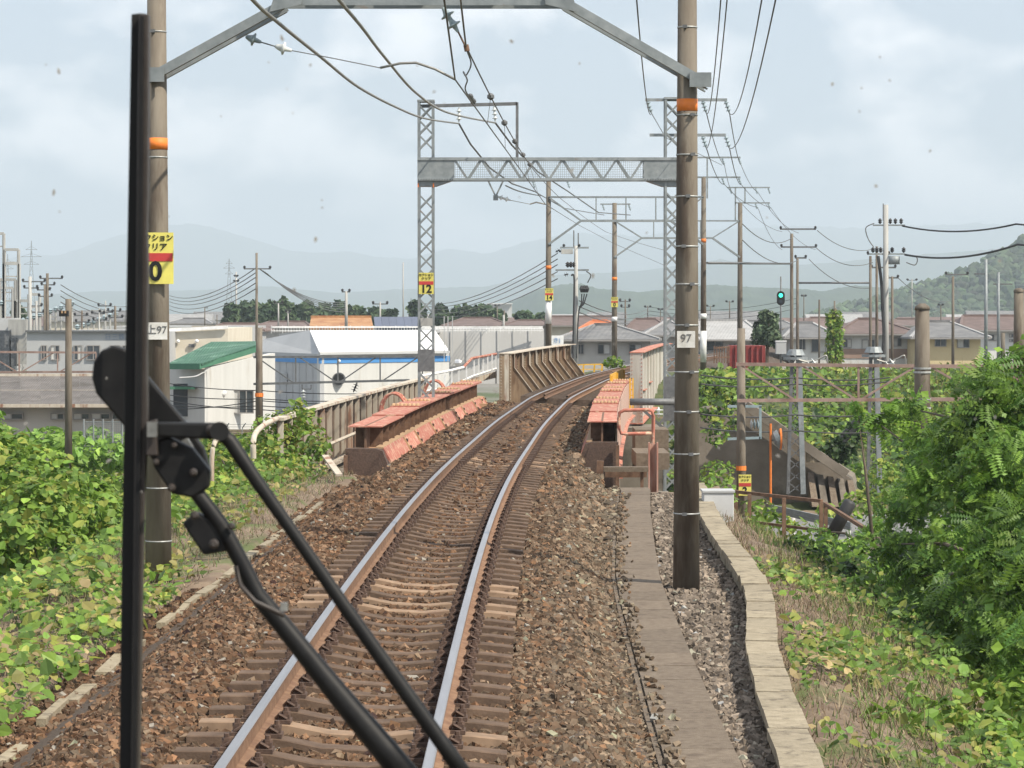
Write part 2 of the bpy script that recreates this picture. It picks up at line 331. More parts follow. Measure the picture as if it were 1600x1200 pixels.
def stones(n, y0, y1, d0, d1, size, zf, colf, kerb=False):
    y = rng.uniform(y0, y1, n); u = rng.uniform(0, 1, n)
    if kerb: lo = wx(y) + .27; hi = kx(y) - .1; x = lo + (hi - lo) * u; d = x - txa(y); z = np.full(n, -.54) + rng.uniform(-.02, .015, n)
    else:
        d = d0 + ((np.where(y < 47, wx(y) - .255 - txa(y), d1) if d1 > 1.7 else d1) - d0) * u; x = txa(y) + d; z = zf(d) + rng.uniform(-.035, .006, n)
    s = size * np.clip(rng.lognormal(-.12, .32, n), .4, 1.6)
    if not kerb:        # keep sleepers mostly clear
        ph = np.abs(((y + d * 0) - SY[0] + SP / 2) % SP - SP / 2)
        onsl = (ph < .115) & (np.abs(d) < .98 + rng.uniform(-.12, .25, n)); keep = ~onsl | (rng.uniform(size=n) < .05)
        keep &= ~((np.abs(np.abs(d) - .566) < .1) & (y < 82)) | (rng.uniform(size=n) < .0)
        y, d, x, z, s = y[keep], d[keep], x[keep], z[keep], s[keep]; n = len(y)
    tmpl = cube[None] * rng.uniform(.55, 1.1, (n, 8, 3)) * (s[:, None, None] * .5) * np.array([1.25, 1.0, .75])
    V = np.einsum('nij,nkj->nki', rotm(n), tmpl) + np.stack([x, y, z], -1)[:, None]
    c = colf(d, y, n); Fc = (ct[None] + (np.arange(n) * 8)[:, None, None]).reshape(-1, 3)
    return V.reshape(-1, 3), Fc, np.repeat(c, 8, 0)
def bz(d): return np.where(d < -1.62, np.maximum(-.215 + .566 * CANT + 1.62 * CANT - (-1.62 - d) * .62, -.47), np.where(d > 1.5, np.maximum(-.215 + (.566 - 1.5) * CANT - (d - 1.5) * .55, -.5), -.212 + (.566 - d) * CANT - .016 * (np.abs(d) < 1.02)))
def scol(d, y, n):
    r = np.clip(1.25 - np.abs(d) / 2.0, 0, 1)[:, None] * .75 + .1 ; r = np.where((d < 0)[:, None], np.maximum(r, .8), r)
    r = np.clip(r + rng.normal(0, .2, (n, 1)), 0, 1)
    grey = np.array([.145, .118, .086]); rust = np.array([.092, .05, .028])
    c = grey * (1 - r) + rust * r; v = rng.lognormal(0, .4, (n, 1)); c = c * v
    k = rng.uniform(size=n); c[k < .05] = np.array([.2, .115, .065]); c[k > .99] = np.array([.24, .22, .19])
    return np.clip(c, .02, .26)
def gcol(d, y, n):
    c = np.array([.165, .135, .108]) * rng.lognormal(0, .4, (n, 1)); return np.clip(c, .03, .32)
V = []; Fs = []; Cs = []; off = 0
n_ = 420; y_ = rng.uniform(13, 45, n_); x_ = wx(y_) - .25 + np.abs(rng.normal(0, .07, n_)); tm = cube[None] * rng.uniform(.55, 1.1, (n_, 8, 3)) * (rng.uniform(.02, .055, n_)[:, None, None] * .5) * np.array([1.25, 1, .75])
V.append((np.einsum('nij,nkj->nki', rotm(n_), tm) + np.stack([x_, y_, np.full(n_, -.438)], -1)[:, None]).reshape(-1, 3)); Fs.append((ct[None] + (np.arange(n_) * 8)[:, None, None]).reshape(-1, 3)); Cs.append(np.repeat(scol(x_ * 0 + 2, y_, n_), 8, 0)); off = n_ * 8
for a in ((84000, 12.5, 24, -2.7, 2.12, .045, bz, scol), (50000, 24, 36, -2.65, 2.1, .052, bz, scol), (22000, 36, 51, -2.6, 2.0, .07, bz, scol), (12000, 50, 81, -1.75, 1.6, .085, bz, scol)):
    v, f, c = stones(*a); V.append(v); Fs.append(f + off); Cs.append(c); off += len(v)
for a in ((7500, 12.5, 24), (8500, 24, 46)):
    v, f, c = stones(a[0], a[1], a[2], 0, 0, .052, None, gcol, kerb=True); V.append(v); Fs.append(f + off); Cs.append(c); off += len(v)
tag(fast('ballast_stones', np.concatenate(V), np.concatenate(Fs), m_stone, np.concatenate(Cs)), 'loose brown and grey ballast stones heaped round the sleepers', 'ballast', kind='stuff')
m = MB()     # stray stones lying on the walkway edge
# rails
track = thing('railway_track', 'single rusty railway track curving right over the bridge', 'railway track', (-1, 13, -.2))
RP = [(-.0625, -.153), (.0625, -.153), (.0625, -.142), (.012, -.125), (.009, -.048), (.03, -.036), (.0325, -.008), (.026, 0), (-.026, 0), (-.0325, -.008), (-.03, -.036), (-.009, -.048), (-.012, -.125), (-.0625, -.142)]
def rail_mesh(d0, y0, y1, step, prof, raise_=0, ft=None):
    m = MB(); n = len(prof); yy = np.arange(y0, y1, step); vs = []
    for y in yy:
        s = tslope(y); nn = 1 / math.sqrt(1 + s * s)
        for (a, z) in prof: vs.append(Vector((tx(y) + (d0 + a) * nn, y - (d0 + a) * s * nn, z + zc(d0) + raise_)))
    fs = []; mi = []
    for j in range(len(yy) - 1):
        for i in range(n):
            fs.append((j * n + i, j * n + (i + 1) % n, (j + 1) * n + (i + 1) % n, (j + 1) * n + i)); mi.append(1 if i in (6, 7, 8) else 0)
    m.add(vs, fs); m.m = mi; return m
for d0 in (-.566, .566):
    recalc(rail_mesh(d0, 3, 170, .75, RP).build('rail', [m_railrust, m_shiny], track))
for d0 in (-.36, .36):
    o = rail_mesh(d0, 84.5, 122, .75, RP, .0).build('guard_rail', [m_rust_shade, m_rust_shade], track); o['label'] = 'brown guard rail inside the running rails on the bridge'
# sleepers: high seats, dipped middle
def sleeper_mesh(mat, name):
    m = MB(); prof = [(-1.0, -.012), (-.78, 0), (-.42, 0), (-.16, -.038), (.16, -.038), (.42, 0), (.78, 0), (1.0, -.012)]
    rows = []
    for x, z in prof:
        z = z - x * CANT
        rows.append([Vector((x, -.11, z - .16)), Vector((x, -.088, z - .006)), Vector((x, -.076, z)), Vector((x, .076, z)), Vector((x, .088, z - .006)), Vector((x, .11, z - .16))])
    m.grid(rows); m.add(rows[0], [(0, 1, 2, 3, 4, 5)]); m.add(rows[-1], [(5, 4, 3, 2, 1, 0)])
    o = m.build(name, mat); me = o.data; bpy.data.objects.remove(o); return me
sm1 = sleeper_mesh(m_slp, 'sleeper'); sm2 = sleeper_mesh(m_slpn, 'pale_sleeper')
m = MB(); m.box((0, 0, .012), (.11, .15, .024)); m.box((.01, 0, .04), (.07, .06, .035)); m.cyl((.02, 0, .03), (.02, 0, .1), .017, n=6); m.cyl((.02, 0, .05), (.02, 0, .074), .03, n=6)
m.tube([(-.045, -.03, .03), (-.02, -.045, .06), (.03, -.045, .03)], .011, 5); m.tube([(-.045, .03, .03), (-.02, .045, .06), (.03, .045, .03)], .011, 5)
o = m.build('clip', m_clip); clipm = o.data; bpy.data.objects.remove(o)
pale = set()
for yy in (17.6, 26.4, 26.9, 24.55, 25.1, 48.9, 49.6): pale.add(min(range(len(SY)), key=lambda i: abs(SY[i] - yy)))
far_clips = MB(); seatz = -.157 + .566 * CANT
for i, y in enumerate(SY):
    a = -math.atan(tslope(y)) * 1.0 + random.uniform(-.006, .006)
    s_ = inst('sleeper', sm2 if i in pale else sm1, track, Vector((tx(y), y + random.uniform(-.02, .02), seatz + random.uniform(-.006, .004))) - track.location, a)
    if i in pale: s_['label'] = 'pale tan sleeper among the brown ones'
    for d0 in (-.566, .566):
        for sd in (-1, 1):
            dx = d0 + sd * .105; lz = -dx * CANT
            if y < 47: inst('rail_clip', clipm, s_, (dx, 0, lz + .001), 0 if sd > 0 else PI)
            else: p = TPt(y, dx, seatz + lz + .035); far_clips.box(p, (.12, .13, .09))
tag(far_clips.build('rail_clips', m_clip, track), kind='stuff')
m = MB(); m.box((0, 0, 0), (2.5, .22, .2)); o = m.build('bridge_timber', m_slpd); btm = o.data; bpy.data.objects.remove(o)
y = 86.5
while y < 123:
    inst('bridge_timber', btm, track, TPt(y, 0, -.262 + zc(0)) - track.location, (0, math.atan(CANT), -math.atan(tslope(y)))); y += .55
for y in np.arange(124, 165, .62): inst('sleeper', sm1, track, Vector((tx(y), y, seatz)) - track.location, -math.atan(tslope(y)))
m = MB()
m.grid([[TPt(y, d, z) for d, z in ((-3.2, -.8), (-2.1, -.4), (-1.4, -.2 + zc(-1.4)), (1.4, -.2 + zc(1.4)), (2.1, -.4), (3.2, -.8))] for y in np.arange(121, 255, 2)])
tag(m.build('far_ballast_bed', m_bed), kind='structure')
# ballast end beam across the deck
m = MB(); m.prism([TPt(79.4, -2.55, -.03), TPt(79.4, -.72, -.16), TPt(79.4, -.42, -.2), TPt(79.4, .42, -.2), TPt(79.4, .72, -.2), TPt(79.4, 1.55, -.24), TPt(79.4, 1.55, -.36), TPt(79.4, -2.55, -.24)], (.02, .22, 0))
tag(m.build('ballast_stop_beam', m_tan), 'orange rusty steel beam lying across the track where the ballast ends', 'beam')
# cable trough lids = walkway
walk = thing('walkway', 'narrow brown concrete slab path running right of the ballast', 'path', (1.3, 14, -.5)); walk['kind'] = 'structure'
del walk['label'], walk['category']
y = 8.0; k = 0
while y < 46.2:
    ln = .88; yc = y + ln / 2; sl_ = (float(wx(yc + .4)) - float(wx(yc - .4))) / .8
    m = MB(); m.box((0, 0, 0), (.5, ln - .002, .07), 0)
    if k == 0: o = m.build('slab', m_slab); slabm = o.data; bpy.data.objects.remove(o)
    inst('slab', slabm, walk, Vector((float(wx(yc)), yc, -.488 + random.uniform(-.0015, .0015))) - walk.location, (random.uniform(-.003, .003), random.uniform(-.006, .006), -math.atan(sl_) + random.uniform(-.004, .004)))
    y += ln; k += 1
m = MB(); m.grid([[Vector((float(wx(y)) + a, y, -.57)) for a in (-.32, .32)] for y in np.arange(7, 47, 2)])
m.grid([[Vector((float(wx(y)) + a, y, z)) for a, z in ((-.3, -.57), (-.3, -.47), (-.262, -.47), (-.262, -.57))] for y in np.arange(7, 47, 2)])
tag(m.build('trough_bed', m_slab), kind='structure')
# kerb wall of cast blocks
kerb = thing('kerb_wall', 'low curving wall of pale concrete blocks right of the gravel strip', 'wall', (1.8, 14, -.6))
y = 9.0; k = 0; km = None
while y < 45:
    ln = .9 if k % 5 else .5
    yc = y + ln / 2; sl_ = (float(kx(yc + .45)) - float(kx(yc - .45))) / .9
    m = MB(); m.box((0, 0, -.15), (.2, ln - .02, .32)); m.box((0, 0, .035), (.28, ln - .005, .07))
    if k in (0, 1):
        o = m.build('block', m_conc, bevel=0); mm = o.data; bpy.data.objects.remove(o)
        if k == 0: kms = mm
        else: kml = mm
    inst('block', kml if k % 5 else kms, kerb, Vector((float(kx(yc)) + random.uniform(-.012, .012), yc, -.385 + random.uniform(-.008, .008))) - kerb.location, (random.uniform(-.01, .01), random.uniform(-.01, .01), -math.atan(sl_) + random.uniform(-.02, .02)))
    y += ln; k += 1
lk = thing('edging_strip', 'broken pale concrete edging along the left foot of the ballast', 'kerb', (-3.3, 18, -.45))
y = 15.5; k = 0
while y < 43:
    ln = random.uniform(.7, 1.3); yc = y + ln / 2; d = -2.42
    if random.random() < .72:
        m = MB(); m.box((0, 0, 0), (.1 + random.uniform(-.03, .02), ln - .04, .12)); o = m.build('edging_block', m_conc, lk, loc=(0, 0, 0)); o.location = TPt(yc, d + random.uniform(-.03, .03), -.475 + random.uniform(-.02, .01)) - lk.location
        o.rotation_euler = (random.uniform(-.02, .02), random.uniform(-.05, .05), -math.atan(tslope(yc)) + random.uniform(-.03, .03))
    y += ln
# shed for road and lower ground seen right of the bridge
m = MB(); m.grid([[Vector((x, y, -3.55 + (.0 if k else 0))) for k, y in enumerate((66, 82))] for x in np.arange(3, 60, 6)])
tag(m.build('road', m_asph), kind='structure')
# ---------------------------------------------------------------- lettering, signs
def text(s, size, mat, parent, loc, name='lettering', ext=.004, rz=0, bold=0):
    c = bpy.data.curves.new(name, 'FONT'); c.body = s; c.size = size; c.align_x = 'CENTER'; c.align_y = 'CENTER'; c.extrude = ext; c.offset = bold; c.resolution_u = 3
    t = bpy.data.objects.new('tmp', c); COL.objects.link(t); dg = bpy.context.evaluated_depsgraph_get()
    me = bpy.data.meshes.new_from_object(t.evaluated_get(dg)); bpy.data.objects.remove(t); me.materials.clear(); me.materials.append(mat)
    o = bpy.data.objects.new(name, me); COL.objects.link(o); o.parent = parent; o.location = Vector(loc) - root(parent); o.rotation_euler = (PI / 2, 0, rz)
    return o
def section_sign(p, num, label, w_=.40, h_=.57, lines=('セクション', 'クリア')):
    t = thing('section_sign', label, 'sign', p); x, y, z = p
    MB().box((x, y, z), (w_, .012, h_)).build('plate', m_yellow, t)
    MB().box((x, y - .009, z + .02 * h_), (w_ * .96, .006, h_ * .16)).build('red_stripe', m_red, t)
    text(lines[0], .079 * w_ / .4, m_black, t, (x, y - .011, z + h_ * .395), bold=.0012)
    text(lines[1], .09 * w_ / .4, m_black, t, (x, y - .011, z + h_ * .215), bold=.0012)
    text(num, .30 * w_ / .4, m_black, t, (x, y - .011, z - h_ * .27), bold=.008)
    return t
def band(parent, p, r, h_, mat, name): return MB().cyl(p + Vector((0, 0, -h_ / 2)), p + Vector((0, 0, h_ / 2)), r, n=24).build(name, mat, parent, smooth=True)
# ---------------------------------------------------------------- near portal
PY = 30.0
port = thing('catenary_portal', 'nearest overhead line portal with two thick concrete poles and angled braces', 'overhead line portal', (0, PY, -.6))
def pole_part(parent, px, topz, basez, r0, taper=1 / 150., Y=PY, name='pole', mat=None, n=28):
    x = (px - 800) / F * Y
    return MB().cyl((x, Y, basez), (x, Y, topz), r0, max(.03, r0 - (topz - basez) * taper), n=n).build(name, mat or m_pole, parent, smooth=True)
def rad(z, r0, b, taper=1 / 150.): return r0 - (z - b) * taper
xl = P(246.5, PY, 0).x; xr = P(1073, PY, 0).x
lp = pole_part(port, 246.5, 7.4, -.75, .150); rp_ = pole_part(port, 1073, 7.4, -.9, .152)
for (pp, x, r0, pys) in ((lp, xl, .150, (50, 246, 762, 845)), (rp_, xr, .152, (43, 180, 242, 307, 385, 444, 508, 581, 643, 709, 802))):
    for py in pys:
        z = at(0, py, PY).z; r = rad(z, r0, -.8) + .005
        b = band(pp, Vector((x, PY, z)), r, .016, m_band, 'steel_band')
        if x > 0 or py < 60: MB().box((x + random.uniform(-.05, .06), PY - r - .012, z), (.05, .03, .035)).build('band_buckle', m_galvd, pp)
for x, py0, py1 in ((xl, 216, 234), (xr, 155, 174)):
    z0, z1 = at(0, py0, PY).z, at(0, py1, PY).z; zm = (z0 + z1) / 2
    band(lp if x < 0 else rp_, Vector((x, PY, zm)), rad(zm, .151, -.8) + .004, abs(z0 - z1), m_orange, 'orange_band')
# braces and beam (pairs of channels)
def pt(px, py, dy=0): v = at(px, py, PY); return v + Vector((0, dy, 0))
for a, b in (((232, 126), (446, 8)), ((1104, 134), (880, 5))):
    for dy in (-.17, .17):
        MB().bar(pt(*a, dy), pt(*b, dy), .1, .014, up=(0, 1, 0)).bar(pt(a[0], a[1] - 7, dy + .035), pt(b[0], b[1] - 7, dy + .035), .014, .07, up=(0, 1, 0)).bar(pt(a[0], a[1] + 7, dy + .035), pt(b[0], b[1] + 7, dy + .035), .014, .07, up=(0, 1, 0)).build('brace', m_galv, port)
    MB().box(pt((a[0] + (246.5 if a[0] < 500 else 1073)) / 2 + 4, a[1] - 7, -.2), (.24, .03, .16)).build('bracket', m_galv, port)
for dy in (-.17, .17):
    z = at(0, 5, PY).z
    MB().box((P(663, PY, 0).x, PY + dy, z), (P(890, PY, 0).x - P(436, PY, 0).x, .012, .085)).box((P(663, PY, 0).x, PY + dy + .03, z + .043), (P(890, PY, 0).x - P(436, PY, 0).x, .05, .01)).build('lower_chord', m_galv, port)
    MB().box((0 + (xl + xr) / 2, PY + dy, 7.1), (xr - xl, .06, .09)).build('upper_chord', m_galv, port)
for px in (445, 553, 660, 770, 880):
    MB().bar(P(px, PY, at(0, 5, PY).z + .02), P(px, PY, 7.1), .06, .34).build('web_post', m_galv, port)
for px in (445, 880):
    sgn = 1 if px < 600 else -1
    MB().prism([pt(px - 22 * sgn, 22, -.205), pt(px + 28 * sgn, 10, -.205), pt(px + 30 * sgn, -2, -.205), pt(px + 8 * sgn, -30, -.205), pt(px - 6 * sgn, -28, -.205)], (0, .01, 0)).build('gusset_plate', m_galv, port)
def insul(m, p, q, n=2, r=.075):        # porcelain discs on a rod
    p = Vector(p); q = Vector(q); pr = [(0, .018)]
    for i in range(n):
        k = .12 + .8 * i / n; s_ = .8 / n
        pr += [(k, .028), (k + s_ * .35, .045), (k + s_ * .45, r), (k + s_ * .55, r * .95), (k + s_ * .6, .03)]
    pr += [(.96, .018), (1, .014)]; m.lathe(p, q, pr, 12); return m
insul(MB(), pt(384, 57), pt(408, 66), 1).build('insulator', m_porcg, port, smooth=True)
MB().tube([pt(408, 66), pt(432, 73)], .008).build('link_rod', m_wire, port)
insul(MB(), pt(430, 72), pt(456, 79), 1).build('insulator', m_porc, port, smooth=True)
MB().tube([pt(456, 79), pt(520, 91), pt(594, 106)], .006).build('stay_wire', m_wire, port)
MB().tube([pt(594, 106), pt(625, 99), pt(650, 98), pt(680, 108), pt(711, 124)], .014, 8).build('steady_arm', m_wirel, port, smooth=True)
insul(MB(), pt(692, 12), pt(716, 50), 2, .085).build('insulator', m_porcg, port, smooth=True)
MB().tube([pt(716, 50), pt(722, 62), pt(728, 74)], .012).cyl(pt(728, 70), pt(730, 80), .03).build('wire_clamp', m_rust_shade, port)
section_sign((xl, PY - .165, at(0, 404, PY).z), '0', 'yellow sign with red stripe and large 0 on the nearest left pole')
def plate97(p, w_, h_, txt, label, mat=m_whited, sz=.13):
    t = thing('number_plate', label, 'number plate', p); MB().box(p, (w_, .006, h_)).build('plate', mat, t)
    text(txt, sz, m_ink, t, (p[0] + .0, p[1] - .005, p[2] + .01)); return t
plate97((P(248, PY, 0).x, PY - .162, at(0, 517, PY).z), .235, .19, '上97', 'dirty white plate marked 97 on the nearest left pole', sz=.115)
plate97((P(1070.5, PY, 0).x, PY - .165, at(0, 530, PY).z), .2, .185, '97', 'white paper plate marked 97 on the nearest right pole', sz=.125)
# ---------------------------------------------------------------- lattice portal on the bridge
LY = 67.0
lport = thing('lattice_portal', 'grey lattice mast portal with a truss beam standing at the bridge', 'overhead line portal', (0, LY, -3.6))
def z_(py, Y): return at(0, py, Y).z
m = MB(); W = .36; H = .37
m.bar((-W / 2, -.2, -H / 2), (W / 2, -.2, H / 2), .035, .012, up=(0, 1, 0)); m.bar((-W / 2, -.185, H / 2), (W / 2, -.185, -H / 2), .035, .012, up=(0, 1, 0))
m.bar((-W / 2, .2, -H / 2), (W / 2, .2, H / 2), .035, .012, up=(0, 1, 0)); m.bar((-W / 2, .185, H / 2), (W / 2, .185, -H / 2), .035, .012, up=(0, 1, 0))
m.bar((-.2, -W / 2, -H / 2), (-.2, W / 2, H / 2), .035, .012, up=(1, 0, 0)); m.bar((.2, -W / 2, H / 2), (.2, W / 2, -H / 2), .035, .012, up=(1, 0, 0))
o = m.build('lacing_bars', m_galv); lacem = o.data; bpy.data.objects.remove(o)
for cxp, zb in ((666, -1.2), (1050, -3.6)):
    x = P(cxp, LY, 0).x; zt = z_(157 if cxp < 700 else 153, LY)
    m = MB()
    for sx in (-1, 1):
        for sy in (-1, 1):
            m.box((x + sx * .2, LY + sy * .17, (zt + zb) / 2), (.012, .06, zt - zb)); m.box((x + sx * .172, LY + sy * .2, (zt + zb) / 2), (.056, .012, zt - zb))
    mast = m.build('mast', m_galv, lport)
    z = zt - .3
    bz0, bz1 = z_(247, LY), z_(282, LY)
    while z > zb + .2:
        if not (bz1 - .22 < z < bz0 + .1) and not (cxp < 700 and z_(578, LY) < z < z_(548, LY)):
            inst('lacing_bars', lacem, mast, Vector((x, LY, z)) - lport.location)
        z -= H
    MB().box((x, LY, zt - .02), (.43, .43, .05)).build('mast_cap', m_galv, mast)
    if cxp < 700:
        MB().box((x, LY - .21, (z_(548, LY) + z_(578, LY)) / 2), (.4, .012, .55)).build('cover_plate', m_galvd, mast)
        MB().box((x - .19, LY - .215, z_(290, LY)), (.03, .01, .1)).box((x + .19, LY - .215, z_(290, LY)), (.03, .01, .1)).build('orange_band', m_orange, mast)
    else:
        MB().box((x, LY - .21, (z_(590, LY) + z_(655, LY)) / 2), (.4, .012, 1.1)).build('cover_plate', m_galvd, mast)
xa = P(653, LY, 0).x; xb = P(1062, LY, 0).x; x1 = P(710, LY, 0).x; x2 = P(1005, LY, 0).x
zt = z_(249, LY); zb = z_(281, LY)
for sy in (-.23, .23):
    MB().box(((xa + xb) / 2, LY + sy, zt), (xb - xa, .08, .07)).build('top_chord', m_galv, lport)
    MB().box(((xa + xb) / 2, LY + sy, zb), (xb - xa, .08, .06)).build('bottom_chord', m_galv, lport)
for a, b, nm in ((xa, x1, 'end_plate'), (x2, xb, 'end_plate')):
    m = MB().box(((a + b) / 2, LY - .235, (zt + zb) / 2), (b - a, .02, zt - zb - .05)).box(((a + b) / 2, LY + .235, (zt + zb) / 2), (b - a, .02, zt - zb - .05)); ep = m.build(nm, m_galv, lport)
    mm = MB()
    for i in range(14): mm.box((a + (b - a) * (i + .5) / 14, LY - .275, zb), (.02, .01, .02))
    tag(mm.build('rivets', m_galvd, ep), kind='stuff')
MB().prism([Vector((xa, LY - .2, zb - .03)), Vector((x1 - .05, LY - .2, zb - .03)), Vector((xa + .45, LY - .2, zb - .17)), Vector((xa, LY - .2, zb - .17))], (0, .4, 0)).build('haunch', m_galv, lport)
MB().prism([Vector((xb, LY - .2, zb - .03)), Vector((x2 + .05, LY - .2, zb - .03)), Vector((xb - .45, LY - .2, zb - .17)), Vector((xb, LY - .2, zb - .17))], (0, .4, 0)).build('haunch', m_galv, lport)
nd = 14
for i in range(nd):
    xA = x1 + (x2 - x1) * i / nd; xB = x1 + (x2 - x1) * (i + 1) / nd; za, zb_ = (zt, zb) if i % 2 == 0 else (zb, zt)
    MB().bar((xA, LY - .23, za), (xB, LY - .23, zb_), .05, .012, up=(0, 1, 0)).build('diagonal', m_galv, lport)
    MB().bar((xA, LY + .23, za), (xB, LY + .23, zb_), .05, .012, up=(0, 1, 0)).build('rear_diagonal', m_galv, lport)
mm = MB()
for i in range(90): xx = x1 + (x2 - x1) * (i + .5) / 90; mm.box((xx, LY, (zt + zb) / 2), (.006, .006, zt - zb - .06))
for i in range(9): mm.box(((x1 + x2) / 2, LY, zb + (zt - zb) * (i + .5) / 9), (x2 - x1, .006, .006))
tag(mm.build('wire_mesh', m_galv, lport), kind='stuff')
MB().bar(at(655, 166, LY), at(808, 162, LY), .07, .08).bar(at(808, 160, LY), at(808, 248, LY), .07, .07).build('feeder_bracket', m_galvd, lport)
insul(MB(), at(717, 168, LY), at(717, 191, LY), 3, .07).build('insulator', m_porc, lport); insul(MB(), at(772, 166, LY), at(774, 190, LY), 3, .07).build('insulator', m_porc, lport)
MB().bar(at(762, 281, LY), at(774, 306, LY), .04, .04).bar(at(787, 281, LY), at(775, 306, LY), .04, .04).box(at(774.5, 309, LY), (.12, .05, .13)).build('drop_bracket', m_galv, lport)
insul(MB(), at(777, 307, LY), at(798, 313, LY), 2, .07).build('insulator', m_porc, lport)
MB().tube([at(798, 313, LY), at(828, 319, LY)], .008).tube([at(828, 319, LY), at(838, 316, LY), at(852, 319, LY)], .02).build('steady_arm', m_wirel, lport)
section_sign(tuple(at(666.5, 443, LY) + Vector((0, -.24, 0))), '12', 'yellow sign reading 12 on the left lattice mast', .37, .53)
plate97(tuple(at(667, 503, LY) + Vector((0, -.23, 0))), .3, .2, '', 'blank pale grey plate on the left lattice mast', m_poleg)
def crossarm(parent, px0, px1, py, Y, ins=(), w_=.07, dirn=1):
    a = MB().bar(at(px0, py, Y), at(px1, py, Y), w_, w_).build('crossarm', m_galv, parent); s_ = 67.0 / Y
    for px in ins:
        insul(MB(), at(px, py, Y), at(px + 7 * s_, py + 21 * s_, Y), 3, .07).build('insulator', m_porcg, a)
    return a
crossarm(lport, 1008, 1136, 156, LY, (1011, 1097, 1133)); crossarm(lport, 1015, 1134, 211, LY, (1097, 1133))
# ---------------------------------------------------------------- single-pole portals beyond
def portal(Y, pl, pr, topl, topr, beam_t, beam_b, knee, label, bl, br, arms=(), dia=.25, marks=()):
    t = thing('catenary_portal', label, 'overhead line portal', P((pl + pr) / 2, Y, -.4), group=None)
    for px, top, b in ((pl, topl, bl), (pr, topr, br)):
        z0 = b; pp = pole_part(t, px, z_(top, Y), z0, dia / 2, 1 / 220., Y, n=16)
        for (mpx, y0, y1, mat, nm) in marks:
            if mpx == px:
                zz = (z_(y0, Y) + z_(y1, Y)) / 2; band(pp, P(px, Y, zz), dia / 2 - (zz - z0) / 220 + .006, abs(z_(y0, Y) - z_(y1, Y)), mat, nm)
    for dy in (-.14, .14):
        d = Vector((0, dy, 0))
        MB().bar(at(pl, beam_t, Y) + d, at(pr, beam_t, Y) + d, .05, .07).build('upper_chord', m_galv, t)
        kl = pl + knee[0]; kr = pr - knee[0]
        MB().bar(at(kl, beam_b, Y) + d, at(kr, beam_b, Y) + d, .06, .09).build('lower_chord', m_galv, t); MB().bar(at(pl, knee[1], Y) + d, at(kl, beam_b, Y) + d, .06, .09).build('knee_brace', m_galv, t); MB().bar(at(kr, beam_b, Y) + d, at(pr, knee[1], Y) + d, .06, .09).build('knee_brace', m_galv, t)
        MB().bar(at(pl, beam_t, Y) + d, at(kl, beam_b, Y) + d, .05, .06).build('diagonal', m_galv, t); MB().bar(at(pr, beam_t, Y) + d, at(kr, beam_b, Y) + d, .05, .06).build('diagonal', m_galv, t)
        n = 3
        for i in range(n): xx = kl + (kr - kl) * (i + .5) / n; MB().bar(at(xx, beam_t, Y) + d, at(xx, beam_b, Y) + d, .04, .04, up=(0, 1, 0)).build('web_post', m_galv, t)
    for (a0, a1, py, ins) in arms: crossarm(t, a0, a1, py, Y, ins, .07)
    return t
p3 = portal(116, 857, 1099, 280, 277, 308, 345, (51, 382), 'portal with concrete poles just beyond the lattice portal carrying sign 14', -.4, -1.0,
       ((1086, 1157, 246, (1128, 1154)), (1086, 1157, 277, (1128, 1154)), (828, 888, 282, (832, 886))), .28,
       ((857, 415, 421, m_orange, 'orange_band'), (857, 471, 506, m_white, 'white_band'), (1099, 373, 379, m_orange, 'orange_band'), (1099, 517, 566, m_white, 'white_band'), (1099, 490, 498, m_white, 'white_label')))
MB().bar(at(1105, 246, 116), at(1105, 310, 116), .06, .06).build('riser', m_galv, p3)
section_sign(tuple(at(858, 460, 116) + Vector((0, -.17, 0))), '14', 'yellow sign reading 14 on a far concrete pole', .36, .52)
p4 = portal(140, 960, 1156, 317, 317, 345, 372, (43, 402), 'farthest concrete portal on the bend with 0 sign', -.8, -.8,
       ((938, 985, 319, (941, 982)), (1136, 1203, 293, (1140, 1180, 1200)), (1148, 1203, 317, (1180, 1200))), .31,
       ((960, 433, 438, m_orange, 'orange_band'), (960, 495, 502, m_white, 'white_band')))
MB().bar(at(1149, 293, 140), at(1149, 345, 140), .07, .07).bar(at(1164, 293, 140), at(1164, 318, 140), .07, .07).build('riser', m_galv, p4)
section_sign(tuple(at(960, 472, 140) + Vector((0, -.18, 0))), '0', 'small distant yellow sign reading 0 beyond the bridge', .36, .52)
# ---------------------------------------------------------------- overhead wires
def catm(pts, n=8):
    pts = [Vector(p) for p in pts]; out = []
    for i in range(len(pts) - 1):
        p0 = pts[max(i - 1, 0)]; p1 = pts[i]; p2 = pts[i + 1]; p3_ = pts[min(i + 2, len(pts) - 1)]
        for k in range(n):
            t = k / n; out.append(.5 * ((2 * p1) + (p2 - p0) * t + (2 * p0 - 5 * p1 + 4 * p2 - p3_) * t * t + (3 * p1 - p0 - 3 * p2 + p3_) * t ** 3))
    out.append(pts[-1]); return out
def wire(name, label, pts, r, mat=None, cat='wire', sag=None, group=None, parent=None):
    pts = [Vector(p) for p in pts]
    if sag is not None:
        o_ = []
        for i in range(len(pts) - 1):
            sg = sag[i] if isinstance(sag, (list, tuple)) else sag
            for k in range(12): t = k / 12; p = pts[i].lerp(pts[i + 1], t); p.z -= 4 * sg * t * (1 - t); o_.append(p)
        pts = o_ + [pts[-1]]
    ob = MB().tube(pts, r, 6).build(name, mat or m_wire, parent, smooth=True)
    return tag(ob, label, cat, group) if parent is None else ob
A = at
wire('feeder_cable', 'thick pale feeder cable sweeping from top left to the outer bracket insulator', catm([A(300, -110, 20), A(395, 0, 27), A(433, 34, 30), A(500, 88, 36), A(560, 136, 43), A(620, 168, 52), A(664, 185, 60), A(717, 193, 67)]), .022, m_wirel, 'cable')
